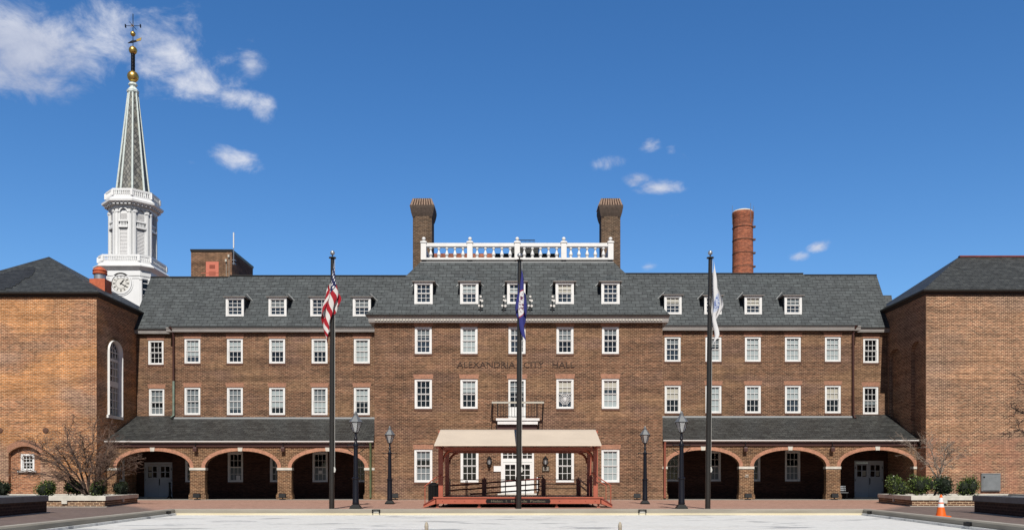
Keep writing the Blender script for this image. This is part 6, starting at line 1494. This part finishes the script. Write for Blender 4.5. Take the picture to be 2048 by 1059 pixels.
def grow(trunk, twigs, p, d, length, rad, level, r_, spread, up, maxlev, thin=.010):
    n = 4; pts = [p]; rs = [rad]; dd = Vector(d)
    for i in range(n):
        dd = (dd + Vector((r_.gauss(0, .13), r_.gauss(0, .13), r_.gauss(0, .10) + up * .07))).normalized(); pts.append(pts[-1] + dd * (length / n)); rs.append(max(rad * (1 - .55 * (i + 1) / n), thin * .6))
    (trunk if level < 2 else twigs).tube(pts, rs, 6 if level < 2 else 3, cap=False)
    if level >= maxlev: return
    for k in range(r_.choice((3, 4, 4)) if level else 5):
        f_ = r_.uniform(.28, 1.0); i = min(n - 1, int(f_ * n)); q_ = pts[i].lerp(pts[i + 1], f_ * n - i)
        nd = (dd + Vector((r_.gauss(0, spread), r_.gauss(0, spread), r_.gauss(0, spread * .55) + up * .1))).normalized()
        grow(trunk, twigs, q_, nd, length * r_.uniform(.45, .68), max(rad * .42, thin), level + 1, r_, spread, up, maxlev, thin)
# bare spreading shrub, left
r_ = random.Random(11); YT_ = 42.0
t_ = thing('bare_shrub', (X(178, YT_), YT_, .39), 'wide leafless multi stemmed shrub spreading over the left planter', 'shrub')
tr, tw_ = MB(), MB()
for (bx, tpx, tpy, dy, rr) in ((170, 72, 905, .6, .05), (172, 92, 880, -.8, .055), (173, 118, 862, .9, .06), (175, 140, 850, -.4, .06), (178, 168, 852, 1.0, .055), (180, 185, 868, -1.0, .055), (183, 208, 862, .5, .055), (186, 232, 888, -.7, .05), (189, 262, 903, .5, .045), (172, 78, 930, -1.2, .045), (185, 222, 915, -1.5, .045), (176, 150, 890, -1.6, .05), (182, 198, 895, 1.4, .05)):
    a = P(bx, 988, YT_); b = P(tpx, tpy + 14, YT_); b.y += dy; d = (b - a); L_ = d.length
    pts = [a]; n = 7
    for i in range(1, n + 1):
        f_ = i / n; p = a.lerp(b, f_); p.z += .32 * math.sin(math.pi * f_) * (1 if abs(tpx - 178) > 60 else .3) * (.6 if tpx > 178 else 1); p += Vector((r_.gauss(0, .05), r_.gauss(0, .08), r_.gauss(0, .03))); pts.append(p)
    tr.tube(pts, [rr * (1 - .75 * i / n) for i in range(n + 1)], 6, cap=False)
    for k in range(26):
        f_ = r_.uniform(.25, 1.0); i = min(n - 1, int(f_ * n)); p = pts[i].lerp(pts[i + 1], f_ * n - i); dd = (pts[i + 1] - pts[i]).normalized()
        nd = (dd * .8 + Vector((r_.gauss(0, .5), r_.gauss(0, .5), r_.gauss(0, .38) + .05))).normalized()
        grow(tr, tw_, p, nd, L_ * r_.uniform(.14, .29), .014, 2, r_, .55, -.1, 4, .0080)
tr.build('stems', M['bark_brown'], t_, smooth=True); tw_.build('crown', M['twig_brown'], t_)
# small pale tree, right
YT2 = 43.0; r_ = random.Random(5)
t_ = thing('bare_tree', (X(1869, YT2), YT2, .39), 'small bare tree with a pale leaning trunk between the right bushes', 'tree')
tr, tw_ = MB(), MB(); base = P(1868, 991, YT2); fork = P(1881, 946, YT2)
tr.tube([base, base.lerp(fork, .35) + Vector((.06, 0, 0)), base.lerp(fork, .7) + Vector((.05, .03, 0)), fork], [.055, .048, .042, .036], 8)
for (tpx, tpy, dy) in ((1828, 903, .5), (1846, 884, -.6), (1862, 880, .3), (1884, 892, -.4), (1903, 896, .6), (1916, 905, -.3), (1852, 925, -.7), (1814, 880, .2), (1905, 925, .8)):
    b = P(tpx, tpy, YT2); b.y += dy; a = fork if tpx > 1850 else base.lerp(fork, .75); n = 6; pts = [a]
    for i in range(1, n + 1): f_ = i / n; p = a.lerp(b, f_) + Vector((r_.gauss(0, .05), r_.gauss(0, .05), .12 * math.sin(math.pi * f_))); pts.append(p)
    tr.tube(pts, [.030 * (1 - .7 * i / n) for i in range(n + 1)], 5, cap=False)
    for k in range(10):
        f_ = r_.uniform(.3, 1.0); i = min(n - 1, int(f_ * n)); p = pts[i].lerp(pts[i + 1], f_ * n - i); dd = (pts[i + 1] - pts[i]).normalized(); nd = (dd * .8 + Vector((r_.gauss(0, .5), r_.gauss(0, .5), r_.gauss(0, .4)))).normalized()
        grow(tr, tw_, p, nd, r_.uniform(.3, .62), .011, 2, r_, .5, .1, 4, .006)
tr.build('trunk', M['bark_grey'], t_, smooth=True); tw_.build('crown', M['bark_grey'], t_)
# dark tree whose branches reach in at the right edge
YT3 = 27.5; r_ = random.Random(21); bx = X(2150, YT3)
t_ = thing('bare_tree', (bx, YT3, .5), 'bare dark tree reaching black branches in at the right edge', 'tree')
tr, tw_ = MB(), MB(); tr.tube([(bx, YT3, .5), (bx + .05, YT3, 1.6), (bx - .02, YT3 + .05, 2.6)], [.12, .10, .08], 8)
for (tpx, tpy, dy) in ((2040, 858, 0), (2034, 812, .4), (2048, 785, -.3), (2070, 760, .4), (2110, 740, 0), (2170, 750, .5), (2220, 800, -.4), (2056, 838, -.6)):
    a = Vector((bx, YT3, r_.uniform(1.5, 2.5))); b = P(tpx, tpy, YT3); b.y += dy; n = 6; pts = [a]
    for i in range(1, n + 1): f_ = i / n; pts.append(a.lerp(b, f_) + Vector((r_.gauss(0, .04), r_.gauss(0, .06), .15 * math.sin(math.pi * f_))))
    tr.tube(pts, [.05 * (1 - .75 * i / n) for i in range(n + 1)], 5, cap=False)
    for k in range(9):
        f_ = r_.uniform(.45, 1.0); i = min(n - 1, int(f_ * n)); p = pts[i].lerp(pts[i + 1], f_ * n - i); dd = (pts[i + 1] - pts[i]).normalized(); nd = (dd * .9 + Vector((r_.gauss(0, .5), r_.gauss(0, .5), r_.gauss(0, .5)))).normalized()
        grow(tr, tw_, p, nd, r_.uniform(.25, .5), .014, 2, r_, .5, .1, 4, .007)
tr.build('trunk', M['bark_brown'], t_, smooth=True); tw_.build('crown', M['bark_brown'], t_)

# traffic cone behind the kerb
Yc_ = 25.8; x = X(1882, Yc_); s_ = Yc_ / F; cn = thing('traffic_cone', (x, Yc_, 0), 'orange traffic cone with two white bands behind the right kerb', 'traffic cone')
zz = lambda y: Z(y, Yc_); rr = lambda y: (2.2 + (y - 989) * (9.6 - 2.2) / (1033 - 989)) * s_
q = MB(); q.rects([(x - .21, x + .21, Yc_ - .21, Yc_ + .21, .004), (x - .21, x + .21, Yc_ - .21, Yc_ + .21, .035), (x - .18, x + .18, Yc_ - .18, Yc_ + .18, .05)]); q.build('base', M['cone_orange'], cn)
for a, b, m_, nm in ((1034, 1013, 'cone_orange', 'body'), (1013, 1006, 'cone_white', 'white_band'), (1006, 1003.5, 'cone_orange', 'body'), (1003.5, 994, 'cone_white', 'white_band'), (994, 988, 'cone_orange', 'tip')):
    q = MB(); za = .04 if a == 1034 else zz(a); q.lathe([(rr(a), za), (rr(b), zz(b))], x, Yc_, 24); q.build(nm, M[m_], cn, smooth=True)
